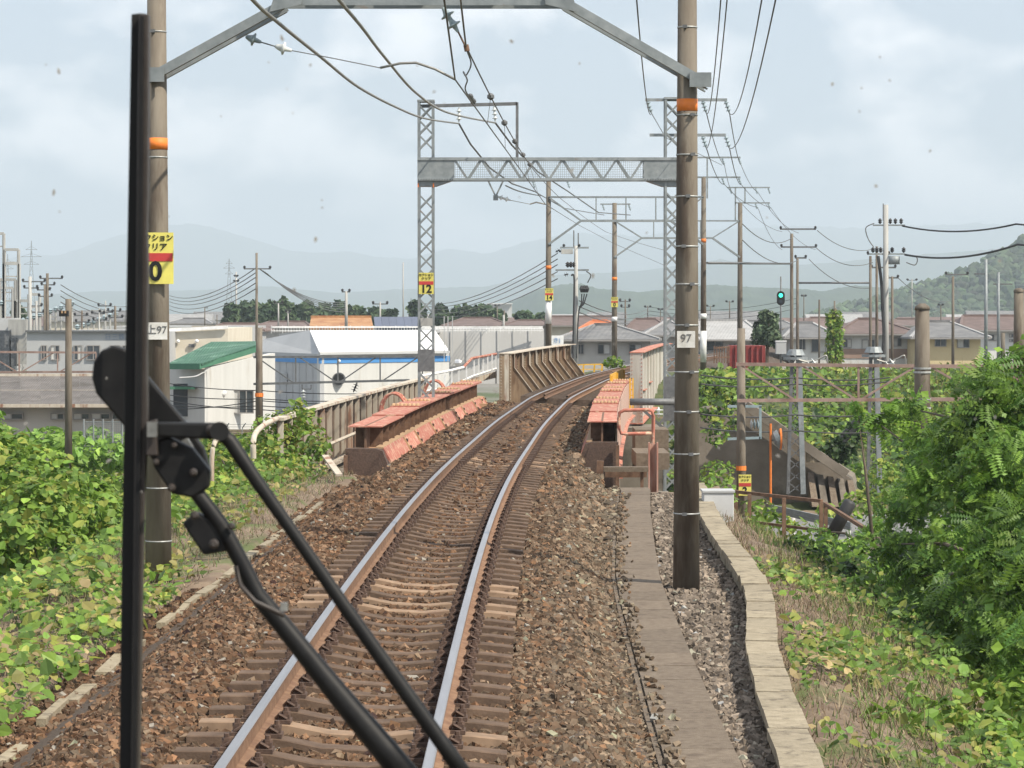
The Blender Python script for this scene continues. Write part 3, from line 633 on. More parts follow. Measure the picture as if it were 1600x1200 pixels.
wire('feeder_cable', 'thick pale feeder cable ending at the inner bracket insulator', catm([A(470, -80, 22), A(530, 0, 28), A(565, 42, 32), A(600, 88, 38), A(650, 145, 46), A(700, 176, 56), A(774, 192, 67)]), .022, m_wirel, 'cable')
wire('feeder_cable', 'dark feeder cable dropping behind the lattice beam from the outer insulator', [A(717, 193, 67), A(735, 225, 71), A(765, 262, 82), A(800, 287, 95), A(835, 299, 116)], .026, m_wire, 'cable')
wire('feeder_cable', 'dark feeder cable dropping behind the lattice beam from the inner insulator', [A(774, 192, 67), A(800, 227, 73), A(840, 268, 90), A(886, 298, 116), A(935, 332, 130), A(985, 336, 140)], .026, m_wire, 'cable')
wire('feeder_cable', 'thin far feeder cable running from the 14 portal to the last portal', [A(835, 299, 116), A(880, 325, 124), A(944, 336, 140)], .018, m_wire, 'cable')
cw = wire('contact_wire', 'contact wire above the track held by the steady arms', [P(640, 12, 5.1), A(711, 124, 30), A(852, 319, 67), A(905, 352, 114), A(958, 380, 137), P(1040, 140, 5.1)], .0095, m_wire, 'wire')
mw = wire('messenger_wire', 'catenary wire carrying the contact wire and beaded with hangers', [P(655, 12, 5.9), A(728, 72, 30), A(836, 268, 67), A(886, 318, 114), A(946, 362, 137), P(1040, 140, 5.9)], .0105, m_wire, 'wire', sag=[.1, .12, .06, .05, .05])
def mwp(t): p = A(728, 72, 30).lerp(A(836, 268, 67), t); p.z -= 4 * .12 * t * (1 - t); return p
def cwp(t): return A(711, 124, 30).lerp(A(852, 319, 67), t)
for t in (.2, .36, .52, .68, .84):
    MB().tube([mwp(t), cwp(t)], .004, 4).build('hanger', m_wire, mw); MB().lathe(mwp(t) + Vector((0, 0, -.05)), mwp(t) + Vector((0, 0, .05)), [(0, .01), (.3, .05), (.7, .05), (1, .01)], 8).build('hanger_clamp', m_galvd, mw)
j = MB(); j.tube(catm([A(730, 80, 30.5), A(736, 100, 31), A(728, 118, 31), A(724, 112, 31), A(730, 125, 31), A(727, 140, 32), A(738, 158, 34)]), .009, 5); j.lathe(A(733, 148, 33.6), A(741, 161, 34.4), [(0, .01), (.2, .04), (.5, .025), (.8, .04), (1, .01)], 8); tag(j.build('jumper_wire', m_wire), 'coiled jumper wire linking the two overhead wires beyond the near portal', 'wire')
j = MB(); j.tube(catm([A(622, 281, 67), A(790, 290, 72), A(815, 300, 78), A(845, 306, 116)][1:]), .02, 5); tag(j.build('looped_cable', m_wire), 'short looped cable hanging under the lattice beam', 'cable')
rw = [((1011 + 7, 177), (994, -10), 'lone wire rising from the left tip of the upper crossarm', 30), ((1104, 177), (1127, -10), 'leftmost wire rising above the right pole', 34), ((1104, 232), (1137, -10), 'second wire rising above the right pole', 34), ((1140, 177), (1192, -10), 'third wire rising right of the right pole', 30), ((1140, 232), (1214, -10), 'rightmost wire rising toward the top edge', 28)]
for (a, b, lb, Yb) in rw:
    wire('line_wire', lb, [A(a[0], a[1], LY), A(b[0], b[1], Yb)], .009, m_wire, 'wire', sag=.45)
k = 0
nm_ = ['upper left', 'upper right', 'lower left', 'lower right']
for (a, b, c_, d_) in (((1104, 177), (1132, 258), (1144, 300), (1222, 362)), ((1140, 177), (1158, 258), (1184, 300), (1248, 364)), ((1104, 232), (1132, 288), (1184, 324), (1222, 390)), ((1140, 232), (1158, 288), (1204, 324), (1274, 390))):
    wire('line_wire', nm_[k] + ' wire stepping down the crossarms beyond the lattice mast', [A(*a, 67), A(*b, 116), A(*c_, 140), A(*d_, 170)], .013, m_wire, 'wire', sag=[.25, .2, .4]); k += 1
wire('line_wire', 'wire hanging below the left crossarm tip of the lattice mast', [A(1018, 177, 67), A(1040, 215, 76), A(1128, 258, 116)], .01, m_wire)
# ---------------------------------------------------------------- red pony girders of the first span
def along(y, d, z): return TPt(y, d, z)
def strip(m, ya, yb, sec, n=8):          # closed cross-section (d,z) swept along the track
    k = len(sec); rows = [[TPt(ya + (yb - ya) * i / n, d, z) for d, z in sec] for i in range(n + 1)]
    vs = [p for r in rows for p in r]; fs = []
    for j in range(n):
        for i in range(k): fs.append((j * k + i, j * k + (i + 1) % k, (j + 1) * k + (i + 1) % k, (j + 1) * k + i))
    fs.append(tuple(range(k))[::-1]); fs.append(tuple(n * k + i for i in range(k))); return m.add(vs, fs)
def rect(d0, d1, z0, z1): return [(d0, z0), (d1, z0), (d1, z1), (d0, z1)]
def pony(sgn, y0, y1, inner, outer, zt, label):
    t = thing('pony_girder', label, 'bridge girder', TPt(y0, (inner + outer) / 2 * sgn, -.8))
    a, b = sorted((inner * sgn, outer * sgn)); c = (a + b) / 2
    recalc(strip(MB(), y0 + 5, y1, rect(a, b, zt - .03, zt)).build('top_flange', m_redr, t))
    recalc(strip(MB(), y0, y0 + 5.4, rect(a - .0, b + .0, zt - .055, zt - .033)).build('top_flange', m_redr, t))
    MBx = MB(); strip(MBx, y0 + .1, y1, rect(c - .02, c + .02, zt - .48, zt - .03)); recalc(MBx.build('web', m_rust_shade, t))  # dark brown web colour stands in for the shadow below the top flange
    recalc(strip(MB(), y0 + .05, y1, rect(c - .28, c + .26, zt - .5, zt - .47)).build('lower_flange', m_tan, t))
    y = y0 + .9
    while y < y1:
        recalc(strip(MB(), y, y + .03, rect(a + .06, b - .06, zt - .47, zt - .035), 1).build('stiffener', m_rust_shade, t)); y += 1.35
    # splice plates with rivet heads on the top flange
    for ys in (y0 + 9.5, y0 + 19.5, y0 + 28):
        if ys > y1 - 1: continue
        sp = recalc(strip(MB(), ys, ys + 3.6, rect(a - .01, b + .01, zt + .002, zt + .028), 3).build('splice_plate', m_redr, t))
        mm = MB()
        for yy in (ys + .06, ys + .3, ys + 3.3, ys + 3.54):
            for i in range(7): p = TPt(yy, a + .05 + (b - a - .1) * i / 6, zt + .028); mm.lathe(p, p + Vector((0, 0, .05)), [(0, .038), (.6, .034), (1, .012)], 6)
        tag(mm.build('rivets', m_tan, sp), kind='stuff')
    # sloping skirt plates that hold the ballast, facing the track
    di = (inner - .02) * sgn; dj = (inner - .34) * sgn if sgn < 0 else (inner - .3)
    zs = zt - .44; ze = -.5 if sgn < 0 else -.6
    y = y0 + .1; i = 0
    while y < y1 - .5:
        ln = 3.0 if i % 2 else 4.6
        sec = [(di, zs), (dj, ze), (dj + .012 * sgn * -1, ze - .0), (di + .03 * sgn, zs + .02)]
        recalc(strip(MB(), y + .02, min(y + ln - .02, y1), [(di, zs), (dj, ze), (dj + .05 * sgn, ze), (di + .05 * sgn, zs)], 3).build('skirt_plate', m_redr, t))
        yj = min(y + ln, y1); u = Vector((0, 0, 0))
        recalc(strip(MB(), yj - .1, yj + .1, [(di - .035 * sgn, zs), (dj - .035 * sgn, ze), (dj - .003 * sgn, ze), (di - .003 * sgn, zs)], 1).build('joint_strip', m_tan, t))
        mm = MB()
        for q in range(4):
            kk = (q + .5) / 4; p = TPt(yj, di + (dj - di) * kk - .035 * sgn, zs + (ze - zs) * kk); mm.box(p, (.07, .12, .06))
        tag(mm.build('rivets', m_clip, t), kind='stuff'); y += ln; i += 1
    # foot ledge between skirt and flange, and open end box, its inner shade painted dark
    recalc(strip(MB(), y0 + .1, y1, [(di, zs - .02), (di, zs + .01), (c - .2 * sgn, zs + .02), (c - .2 * sgn, zs - .02)]).build('ledge', m_tan, t))
    o_ = c + .33 * sgn
    sec = [(dj - .03 * sgn, -.85), (di - .02 * sgn, zs - .04), (di + .1 * sgn, zs - .0), (o_, zs), (o_, -.95)]
    recalc(strip(MB(), y0 - .35, y0 - .05, sec, 1).build('end_frame', m_clip, t))
    ins_ = [(dj + .03 * sgn, -.84), (di + .07 * sgn, zs - .1), (o_ - .05 * sgn, zs - .06), (o_ - .05 * sgn, -.9)]
    recalc(strip(MB(), y0 - .38, y0 - .352, ins_, 1).build('end_opening_shade', m_clip, t))  # solid dark panel painted as the shade inside the open box
    p = TPt(y0 - .5, o_ - .02 * sgn, -.5); MB().box(p, (.07, .09, .9)).build('end_post', m_rust_shade, t)
    return t
gl = pony(-1, 50.2, 82.0, 2.12, 2.76, .50, 'long red riveted girder with sloping plates left of the track')
gr = pony(1, 54.2, 88.0, 1.68, 2.28, .44, 'red riveted girder with tan splice joints right of the track')
recalc(strip(MB(), 54.3, 88, [(2.285, -.72), (2.285, .4), (2.31, .4), (2.31, -.72)]).build('outer_web', m_redw, gr))
recalc(strip(MB(), 54.3, 88, [(2.312, -.76), (2.312, -.7), (2.4, -.72), (2.4, -.76)]).build('outer_angle', m_redr, gr))
for yy in (62.5, 74.5):                  # paired hoops on the outer side of the left girder
    for k in (0, .5):
        pts = [TPt(yy + k, -2.95 + .3 * math.cos(A_), .3 + .42 * math.sin(A_)) for A_ in [PI * i / 12 for i in range(13)]]
        MB().tube([pts[0] + Vector((0, 0, -.35))] + pts + [pts[-1] + Vector((0, 0, -.35))], .035, 6).build('hoop_handle', m_redr, gl, smooth=True)
# rusty plate parapet further left
par = thing('plate_parapet', 'rust-streaked plate parapet of the unused girder far left of the track', 'bridge girder', TPt(56, -4.5, -1.2))
def pz(y): return .5
y = 53.5
while y < 88:
    recalc(strip(MB(), y + .015, y + 1.485, rect(-4.52, -4.49, -.85, .44), 1).build('panel', m_rustwall, par))
    recalc(strip(MB(), y - .035, y + .035, rect(-4.49, -4.38, -.86, .44), 1).build('stiffener', m_cream, par)); y += 1.5
recalc(strip(MB(), 53.4, 88.1, rect(-4.6, -4.36, .44, .5)).build('coping', m_cream, par))
recalc(strip(MB(), 53.4, 88.1, rect(-4.6, -4.2, -.92, -.86)).build('bottom_flange', m_cream, par))
m = MB(); m.tube([TPt(y, -4.0, -.28 if y > 54 else -.2 - (56 - y) * .06) for y in np.arange(50, 68, 2)], .04, 6); m.build('pipe_rail', m_cream, par)
m = MB(); m.tube(catm([TPt(53.4, -4.5, .48), TPt(51.5, -4.52, .42), TPt(50.4, -4.55, .25), TPt(50.3, -4.55, -.2), TPt(50.3, -4.55, -.8)]), .055, 8); m.tube(catm([TPt(49, -4.9, .35), TPt(48.3, -4.95, .3), TPt(48.1, -5.0, .0), TPt(48.1, -5, -.8)]), .045, 8); m.build('bent_end_rail', m_cream, par, smooth=True)
m = MB(); m.prism([TPt(51, -4.9, -1.05), TPt(51, -3.1, -1.05), TPt(86, -3.1, -1.05), TPt(86, -4.9, -1.05)], (0, 0, -.35)); tag(recalc(m.build('old_bridge_deck', m_concd)), kind='structure')
MB().bar(at(508, 712, 49), at(530, 742, 47.5), .12, .03).build('leaning_board', m_cream, par)
# ---------------------------------------------------------------- main through girders of the second span
def through(sgn, y0, y1, d, zt, zb, mat, label, flmat):
    t = thing('through_girder', label, 'bridge girder', TPt(y0, d, zb)); n = 9; st = (y1 - y0) / n
    for i in range(n):
        recalc(strip(MB(), y0 + st * i + .01, y0 + st * (i + 1) - .01, rect(d - .012, d + .012, zb, zt - .03), 1).build('web_plate', mat, t))
    recalc(strip(MB(), y0 - .15, y1 + .15, rect(d - .24, d + .24, zt - .03, zt)).build('top_flange', flmat, t))
    recalc(strip(MB(), y0 - .15, y1 + .15, rect(d - .22, d + .22, zb - .04, zb)).build('bottom_flange', flmat, t))
    recalc(strip(MB(), y0 - .12, y0 - .1, rect(d - .22, d + .2, zb, zt - .03), 1).build('end_plate', mat, t))
    mm = MB()
    for q in range(18):
        for dd_ in (-.16, .16): p = TPt(y0 - .12, d + dd_, zb + .1 + (zt - zb - .2) * q / 17); mm.box(p, (.03, .03, .03))
    tag(mm.build('rivets', flmat, t), kind='stuff')
    return t, st
tl, st = through(-1, 92.0, 121, -2.2, 1.24, -.75, m_brng, 'brown plate girder with slanting knee brackets left of the track', m_cream)
for i in range(1, 10):
    y = 92.0 + st * (i - 1) + .9
    recalc(strip(MB(), y - .015, y + .015, [(-2.188, -.7), (-2.188, 1.2), (-1.98, 1.2), (-1.98, .72), (-1.36, -.1), (-1.36, -.7)], 1).build('knee_bracket', m_brng, tl))
    recalc(strip(MB(), y - .05, y + .05, [(-1.985, 1.2), (-1.97, 1.2), (-1.97, .72), (-1.35, -.1), (-1.365, -.1), (-1.985, .715)], 1).build('bracket_flange', m_cream, tl))
    recalc(strip(MB(), y - st / 2 - .03, y - st / 2 + .03, rect(-2.188, -2.05, -.7, 1.2), 1).build('stiffener', m_cream, tl))
    mm = MB()
    for q in range(14): mm.box(TPt(y - .04, -2.14, -.1 + 1.2 * q / 13), (.03, .02, .03))
    tag(mm.build('rivets', m_cream, tl), kind='stuff')
tr, st = through(1, 88.6, 116, 2.42, 1.33, -1.0, m_greyg, 'pale grey outer face of the right plate girder', m_redr)
mm = MB()
for y in (93.5, 99.5): strip(mm, y, y + 2.2, rect(2.432, 2.52, -.1 + (y - 93) * .02, -.07 + (y - 93) * .02), 1)
tag(recalc(mm.build('side_bracket', m_redr, tr)))
for i in range(1, 9): recalc(strip(MB(), 88.6 + st * i - .02, 88.6 + st * i + .02, rect(2.432, 2.5, -.98, 1.3), 1).build('stiffener', m_greyg, tr))
m = MB(); m.prism([TPt(86.9, -2.8, -3.8), TPt(86.9, 3.4, -3.8), TPt(86.9, 3.4, -1.1), TPt(86.9, -2.8, -1.1)], (.15, 3.2, 0)); tag(recalc(m.build('bridge_pier', m_concd)), 'dark concrete pier carrying both bridge spans', 'bridge pier')
m = MB(); m.prism([TPt(51.5, -5.2, -3.9), TPt(51.5, 3.3, -3.9), TPt(51.5, 3.3, -.98), TPt(51.5, -5.2, -.98)], (.1, 2.4, 0)); tag(recalc(m.build('bridge_abutment', m_concd)), 'concrete abutment under the near end of the first span', 'bridge abutment')
m = MB(); m.prism([TPt(121, -4, -3.9), TPt(121, 4.2, -3.9), TPt(121, 4.2, -.5), TPt(121, -4, -.5)], (.2, 2.0, 0)); tag(recalc(m.build('bridge_abutment', m_concd)), 'concrete abutment at the far end of the bridge', 'bridge abutment')
# bearings and small steel by the right end of the red girder
bl_ = thing('pipe_crossmember', 'dark round pipe strut tying the girder to the lattice mast', 'pipe', at(985, 628, 66))
MB().cyl(at(984, 628, 66), at(1058, 628, 66), .085).build('pipe', m_galvd, bl_, smooth=True)
MB().bar(at(1000, 636, 66), at(1045, 677, 66), .07, .07).bar(at(1055, 634, 66), at(1030, 662, 66), .06, .06).build('brace', m_galvd, bl_)
ib = thing('line_insulator', 'white ribbed insulator standing under the pipe strut', 'insulator', at(1029, 652, 65)); insul(MB(), at(1029, 652, 65), at(1029, 636, 65), 2, .12).build('insulator_body', m_porc, ib, smooth=True)
pf = thing('pipe_barrier', 'bent red pipe guard beside the right girder end', 'barrier', at(1018, 760, 53))
MB().tube([at(1020, 768, 53), at(1020, 700, 53), at(1021, 650, 53), at(1019, 642, 53), at(1012, 640, 53), at(975, 641, 53), at(968, 645, 53), at(967, 655, 53), at(967, 668, 53), at(971, 677, 53), at(978, 678, 53), at(1018, 677, 53)], .035, 8).build('pipe', m_redr, pf, smooth=True)
hb = thing('steel_post', 'short rusty steel channel post beside the walkway end', 'post', at(1021, 797, 52.5))
MB().box(at(1014, 745, 52.5), (.03, .16, 1.35)).box(at(1027, 745, 52.5), (.03, .16, 1.35)).box(at(1020.5, 745, 52.6), (.15, .03, 1.3)).build('channel', m_redw, hb); MB().box(at(1021, 790, 52.4), (.24, .2, .35)).build('foot', m_rust_shade, hb)
st_ = thing('support_frame', 'dark steel frame holding back the ballast at the girder end', 'frame', at(940, 770, 51))
MB().bar(at(938, 720, 51), at(936, 762, 51), .13, .1).build('post', m_rust_shade, st_); MB().box(at(978, 733, 51.3), (.85, .3, .09)).build('cap', m_slab, st_)
MB().box(at(1003, 765, 51.3), (.06, .06, .75)).build('post', m_rust_shade, st_); MB().box(at(978, 741, 51.6), (.8, .06, .12)).build('rail', m_rust_shade, st_)
bx = thing('bearing_block', 'stained concrete bearing block right of the girder', 'concrete block', at(1030, 715, 57))
MB().box(at(1016, 715, 57.5), (.7, 2.2, .3)).build('lower_block', m_slab, bx); MB().box(at(1016, 700, 61), (.75, 1.5, .9)).build('upper_block', m_slab, bx)
# yellow handrails near the second span
yr = thing('yellow_barrier', 'short solid yellow guard plate beside the right rail', 'barrier', TPt(84.5, 1.5, -.3))
recalc(strip(MB(), 84.0, 94, rect(1.72, 1.75, .32, .68), 2).build('guard_plate', m_yrail, yr))
for y in (84.1, 88.5, 93.8): MB().box(TPt(y, 1.78, .1), (.06, .06, 1.1)).build('post', m_yrail, yr)
yl = thing('yellow_ladder', 'yellow ladder rungs at the end of the red right girder', 'ladder', at(986, 640, 84))
for px in (984.5, 989): MB().box(at(px, 617, 84), (.045, .05, 1.05)).build('stile', m_yrail, yl)
for i in range(5): MB().box(at(986.8, 600 + i * 9, 84), (.1, .03, .03)).build('rung', m_yrail, yl)
yf = thing('yellow_fence', 'low yellow railing beyond the left girder on the bend', 'fence', at(905, 585, 124))
MB().bar(at(902, 570, 124), at(942, 569, 128), .06, .06).bar(at(902, 577, 124), at(942, 577, 128), .04, .04).build('rail', m_yrail, yf)
for px in (903, 912, 929, 941): MB().bar(at(px, 569, 124), at(px - 1, 586, 124), .08, .08).build('post', m_yrail, yf)
# white handrail left of the bridge
wr = thing('handrail', 'white and red walkway handrail left of the plate girder', 'railing', at(700, 600, 90))
tp = [at(655, 588, 88), at(700, 580, 90), at(724, 574, 91), at(737, 560, 93), at(775, 553, 97)]
MB().tube(tp[:3], .05, 6).build('top_rail', m_white, wr); MB().tube(tp[2:], .05, 6).build('upper_rail', m_redr, wr)
MB().tube([at(658, 612, 88), at(700, 606, 90), at(738, 588, 93), at(775, 576, 97)], .035, 6).build('lower_rail', m_white, wr)
for i, (px, a, b, Y) in enumerate([(657, 588, 622, 88), (673, 585, 618, 88.7), (684, 583, 615, 89.2), (695, 581, 612, 89.7), (706, 579, 608, 90.2), (717, 576, 606, 90.7), (729, 570, 604, 92), (741, 559, 590, 93.5), (748, 558, 588, 94), (755, 557, 586, 95), (762, 555, 584, 95.5), (769, 554, 582, 96), (775, 553, 600, 97)]):
    MB().bar(at(px, a, Y), at(px, b, Y), .05, .05).build('post', m_white, wr)
MB().prism([at(736, 592, 93), at(776, 580, 97), at(776, 590, 97), at(736, 600, 93)], (0, 1, 0)).build('walkway_plank', m_cream, wr)
# ---------------------------------------------------------------- things at the right foot of the bank
m_cabg = M('cabinet_grey_paint', (.42, .43, .44), (.48, .49, .5), scale=3, rough=.6)
cb = thing('equipment_cabinet', 'pale grey steel cabinet standing behind the kerb wall', 'cabinet', at(1121, 822, 41))
c0 = at(1123, 794, 41.3); MB().box(c0 + Vector((.0, .25, 0)), (.46, .5, .48)).build('cabinet_body', m_cabg, cb, bevel=.01); MB().box(c0 + Vector((0, .25, .255)), (.5, .54, .03)).build('lid', m_cabg, cb); MB().box(c0 + Vector((.0, .25, -.26)), (.42, .46, .05)).build('plinth', m_conc, cb)
MB().box(c0 + Vector((-.15, -.005, .02)), (.02, .015, .07)).build('handle', m_galvd, cb); MB().box(c0 + Vector((.232, .25, 0)), (.006, .42, .42)).build('door', m_white, cb)
def pole(name, label, px, top, base, Y, w_, mat=None, cat='utility pole', group=None, taper=None, n=12, lean=0):
    p = at(px, base, Y); q = at(px + lean, top, Y); t = thing(name, label, cat, p, group); r = w_ * Y / F / 2
    MB().cyl(p - Vector((0, 0, .3)), q, r * 1.12, r * .88, n=n).build('shaft', mat or m_pole, t, smooth=True); return t
s2 = pole('concrete_pole', 'concrete pole carrying the yellow sign with a 2', 1158, 513, 855, 64, 14, cat='pole')
MB().cyl(at(1158, 728, 64), at(1158, 735, 64), .122).build('orange_band', m_orange, s2); MB().cyl(at(1158, 808, 64), at(1158, 812, 64), .125).build('steel_band', m_band, s2)
section_sign(tuple(at(1164, 758, 63.8)), '2', 'yellow sign reading 2 on the pole by the rusty railing', .30, .5)
rr = thing('rusty_railing', 'rusty brown pipe railing above the service steps', 'railing', at(1225, 862, 50))
for (px, a, b, Y) in ((1150, 768, 850, 52), (1171, 772, 855, 51), (1225, 778, 862, 50), (1283, 784, 842, 49.5), (1290, 788, 852, 49)): MB().bar(at(px, a, Y), at(px, b + 6, Y), .07, .07).build('post', m_rust_shade, rr)
MB().bar(at(1147, 768, 52), at(1284, 783, 49.5), .06, .06).build('top_rail', m_rust_shade, rr); MB().bar(at(1147, 812, 52), at(1284, 829, 49.5), .05, .05).build('mid_rail', m_rust_shade, rr)
MB().bar(at(1289, 787, 49), at(1352, 826, 45), .06, .06).build('sloping_rail', m_rust_shade, rr)
mk = thing('marker_stake', 'small white marker stake in the grass below the railing', 'stake', at(1245, 862, 46)); MB().cyl(at(1245, 862, 46), at(1245, 848, 46), .025).build('stake_shaft', m_white, mk); MB().lathe(at(1245, 848, 46), at(1245, 846, 46), [(0, .026), (1, .006)]).build('stake_cap', m_galv, mk)
gc = thing('guy_cover', 'black sleeved guy wire stub leaning by the railing', 'guy wire', at(1302, 835, 52)); MB().lathe(at(1299, 838, 52), at(1330, 782, 52), [(0, .13), (.92, .13), (.98, .1), (1, .04)], 12).build('sleeve', m_wired, gc, smooth=True)
g2 = thing('guy_cover', 'leaning guy wire with black sleeve above the green bank', 'guy wire', at(1315, 690, 90)); MB().cyl(at(1305, 700, 90), at(1347, 652, 90), .17).build('sleeve', m_wired, g2)
mi_ = thing('traffic_mirror', 'orange pole carrying a round road mirror seen edge-on', 'traffic mirror', at(1204, 788, 68)); MB().cyl(at(1204, 788, 68), at(1204, 662, 68), .03).build('post', m_orange, mi_)
MB().lathe(at(1212, 690, 68) + Vector((-.05, 0, 0)), at(1216, 686, 68) + Vector((.05, 0, 0)), [(0, .08), (.3, .22), (1, .26)], 20).build('mirror_dish', m_galv, mi_)
MB().lathe(at(1216, 686, 68) + Vector((.03, 0, 0)), at(1216, 686, 68) + Vector((.075, 0, 0)), [(0, .265), (1, .275)], 20).build('mirror_rim', m_orange, mi_); MB().bar(at(1204, 688, 68), at(1212, 688, 68), .04, .04).build('arm', m_galvd, mi_)
MB().lathe(at(1216, 686, 68) + Vector((.052, 0, 0)), at(1216, 686, 68) + Vector((.07, 0, 0)), [(0, .25), (1, .1)], 20).build('mirror_face', M('mirror_glass', (.5, .55, .6), rough=.1, metal=.9), mi_)
gd = thing('guard_rail', 'corrugated steel roadside guardrail below the bank', 'guardrail', at(1250, 825, 66))
for dz in (0, .1): MB().bar(at(1197, 796, 64) + Vector((0, 0, dz)), at(1330, 826, 62) + Vector((0, 0, dz)), .05, .09).build('rail_beam', m_galv, gd)
for px in (1238, 1298, 1325): MB().cyl(at(px, 800 + (px - 1200) * .22, 63.5), at(px, 832 + (px - 1200) * .2, 63.5), .07).build('post', m_white, gd)
# dark retaining structure and bank
rt = thing('retaining_wall', 'stained concrete retaining slope with a dark coping below the green bank', 'retaining wall', at(1220, 790, 86))
MB().prism([at(1085, 800, 86), at(1085, 640, 86), at(1160, 632, 86), at(1250, 696, 86), at(1330, 748, 86), at(1345, 800, 86)], (.5, 3, 0)).build('wall_slope', m_concd, rt); recalc(rt.children[0]) if rt.children else None
MB().bar(at(1165, 634, 85.5), at(1322, 741, 85.5), .5, .28).build('coping', m_concd, rt)
for i, px in enumerate((1262, 1277, 1293, 1309, 1324)): MB().prism([at(px, 738 + i * 3, 85.9), at(px + 9, 739 + i * 3, 85.9), at(px + 18, 792, 84.6), at(px + 7, 792, 84.6)], (0, .8, 0)).build('buttress', m_concd if i % 2 else m_slab, rt)
MB().cyl(at(1270, 722, 85.5), at(1270, 704, 85.5), .22).build('pipe_stub', m_conc, rt)
# gantry over the lower line on the right: rusty truss between posts
def truss(name, label, pts_top, pts_bot, Y, mat, n, cat='overhead line beam', extra=()):
    (x0, yt0), (x1_, yt1) = pts_top; (xb0, yb0), (xb1, yb1) = pts_bot
    t = thing(name, label, cat, at(x0, yb0, Y))
    MB().bar(at(x0, yt0, Y), at(x1_, yt1, Y), .08, .08).build('top_chord', mat, t); MB().bar(at(xb0, yb0, Y), at(xb1, yb1, Y), .08, .08).build('bottom_chord', mat, t)
    for i in range(n):
        a = i / n; b = (i + 1) / n; xA = x0 + (x1_ - x0) * a; xB = x0 + (x1_ - x0) * b; ya = yt0 + (yt1 - yt0) * a; yb_ = yb0 + (yb1 - yb0) * b
        if i < n / 2: MB().bar(at(xA + 5, ya, Y), at(xB - 3, yb_, Y), .045, .045).build('diagonal', mat, t)
        else: MB().bar(at(xA + 3, yb0 + (yb1 - yb0) * a, Y), at(xB - 5, yt0 + (yt1 - yt0) * b, Y), .045, .045).build('diagonal', mat, t)
        MB().bar(at(xB, yt0 + (yt1 - yt0) * b, Y), at(xB, yb_, Y), .05, .05).build('web_post', mat, t)
    return t
m_pinkr = M('pinkish_faded_rust_steel', (.2, .135, .115), (.3, .22, .19), scale=4, rough=.8, c3=(.16, .1, .08), t3=.6)
truss('gantry_beam', 'rusty pink gantry truss spanning the lower line right of the bridge', ((1150, 569), (1437, 572)), ((1152, 626), (1437, 624)), 63.5, m_pinkr, 3)
truss('gantry_beam', 'rusty pink gantry truss continuing past the thick pole at the right edge', ((1447, 572), (1750, 574)), ((1447, 624), (1750, 624)), 58, m_pinkr, 3)
gbeam = truss('gantry_beam', 'brown gantry truss crossing in front of the blue striped building', ((396, 558), (660, 557)), ((396, 600), (640, 594)), 95, m_galvd, 4)
truss('gantry_beam', 'brown gantry truss at the far left in front of the grey shed', ((-150, 549), (150, 551)), ((-150, 582), (150, 581)), 104, m_pinkr, 5)
tk = pole('concrete_pole', 'thick pale concrete pole among the locust leaves on the right', 1441, 482, 705, 56, 25, m_poleg and m_pole, cat='pole', n=20)
MB().lathe(at(1441, 484, 56), at(1441, 474, 56), [(0, .165), (.5, .15), (1, .06)], 20).build('domed_top', m_pole, tk, smooth=True)
for py in (574, 580, 622, 636): MB().cyl(at(1441, py, 56), at(1441, py + 3, 56), .185, n=20).build('steel_band', m_band, tk)
tk2 = pole('concrete_pole', 'thick dark concrete pole cut by the right edge of the picture', 1592, 455, 590, 60, 17, cat='pole')
MB().lathe(at(1592, 456, 60), at(1592, 450, 60), [(0, .125), (.6, .11), (1, .05)], 16).build('domed_top', m_pole, tk2)
# lattice masts standing on the lower line
def lmast(label, px, top, base, Y, w_):
    t = thing('lattice_mast', label, 'lattice mast', at(px, base, Y)); hw = w_ / 2
    for s_ in (-1, 1):
        k = 1 if s_ > 0 else 1; MB().bar(at(px + s_ * hw * .45, top, Y), at(px + s_ * hw, base, Y), .1 if s_ < 0 else .16, .12).build('leg', m_galvd if s_ < 0 else m_galv, t)
    n = int((base - top) / 18)
    for i in range(n):
        a = i / n; b = (i + 1) / n; ya = top + (base - top) * a; yb = top + (base - top) * b; wa = hw * (.45 + .55 * a); wb = hw * (.45 + .55 * b)
        MB().bar(at(px - wa, ya, Y), at(px + wb, yb, Y), .03, .03).bar(at(px + wa, ya, Y), at(px - wb, yb, Y), .03, .03).build('lacing_bars', m_galvd, t)
    MB().cyl(at(px, top + 3, Y), at(px, top - 6, Y), .3, .22).cyl(at(px, top + 10, Y), at(px, top + 6, Y), .38).build('mast_head', m_galv, t)
    return t
lm1 = lmast('tapered lattice mast behind the rusty gantry nearest the mirror', 1243, 552, 772, 84, 24); lm2 = lmast('tapered lattice mast behind the gantry beside the locust tree', 1365, 548, 770, 86, 19)
for lm, px in ((lm1, 1243), (lm2, 1365)):
    MB().tube(catm([at(px + 5, 562, 83), at(px + 22, 566, 83), at(px + 38, 560, 83), at(px + 48, 556, 83), at(px + 50, 572, 83)]), .03, 5).build('cable_tail', m_wirel, lm)
    insul(MB(), at(px + 18, 575, 83), at(px + 34, 563, 83), 2, .16).build('insulator', m_porc, lm)
fr = thing('bracket_frame', 'blue-grey steel bracket frame with insulators behind the sign pole', 'frame', at(1175, 680, 66))
MB().bar(at(1137, 635, 66), at(1190, 635, 66), .06, .06).bar(at(1188, 635, 66), at(1188, 686, 66), .06, .06).bar(at(1137, 686, 66), at(1188, 684, 66), .06, .06).build('frame_bars', M('blue_grey_paint', (.2, .27, .3), (.26, .33, .36), rough=.6), fr)
for i in range(3): MB().lathe(at(1174 + i * 5, 663, 66) - Vector((.03, 0, 0)), at(1174 + i * 5, 663, 66) + Vector((.03, 0, 0)), [(0, .04), (.5, .14), (1, .04)], 12).build('insulator_disc', m_porcg, fr)
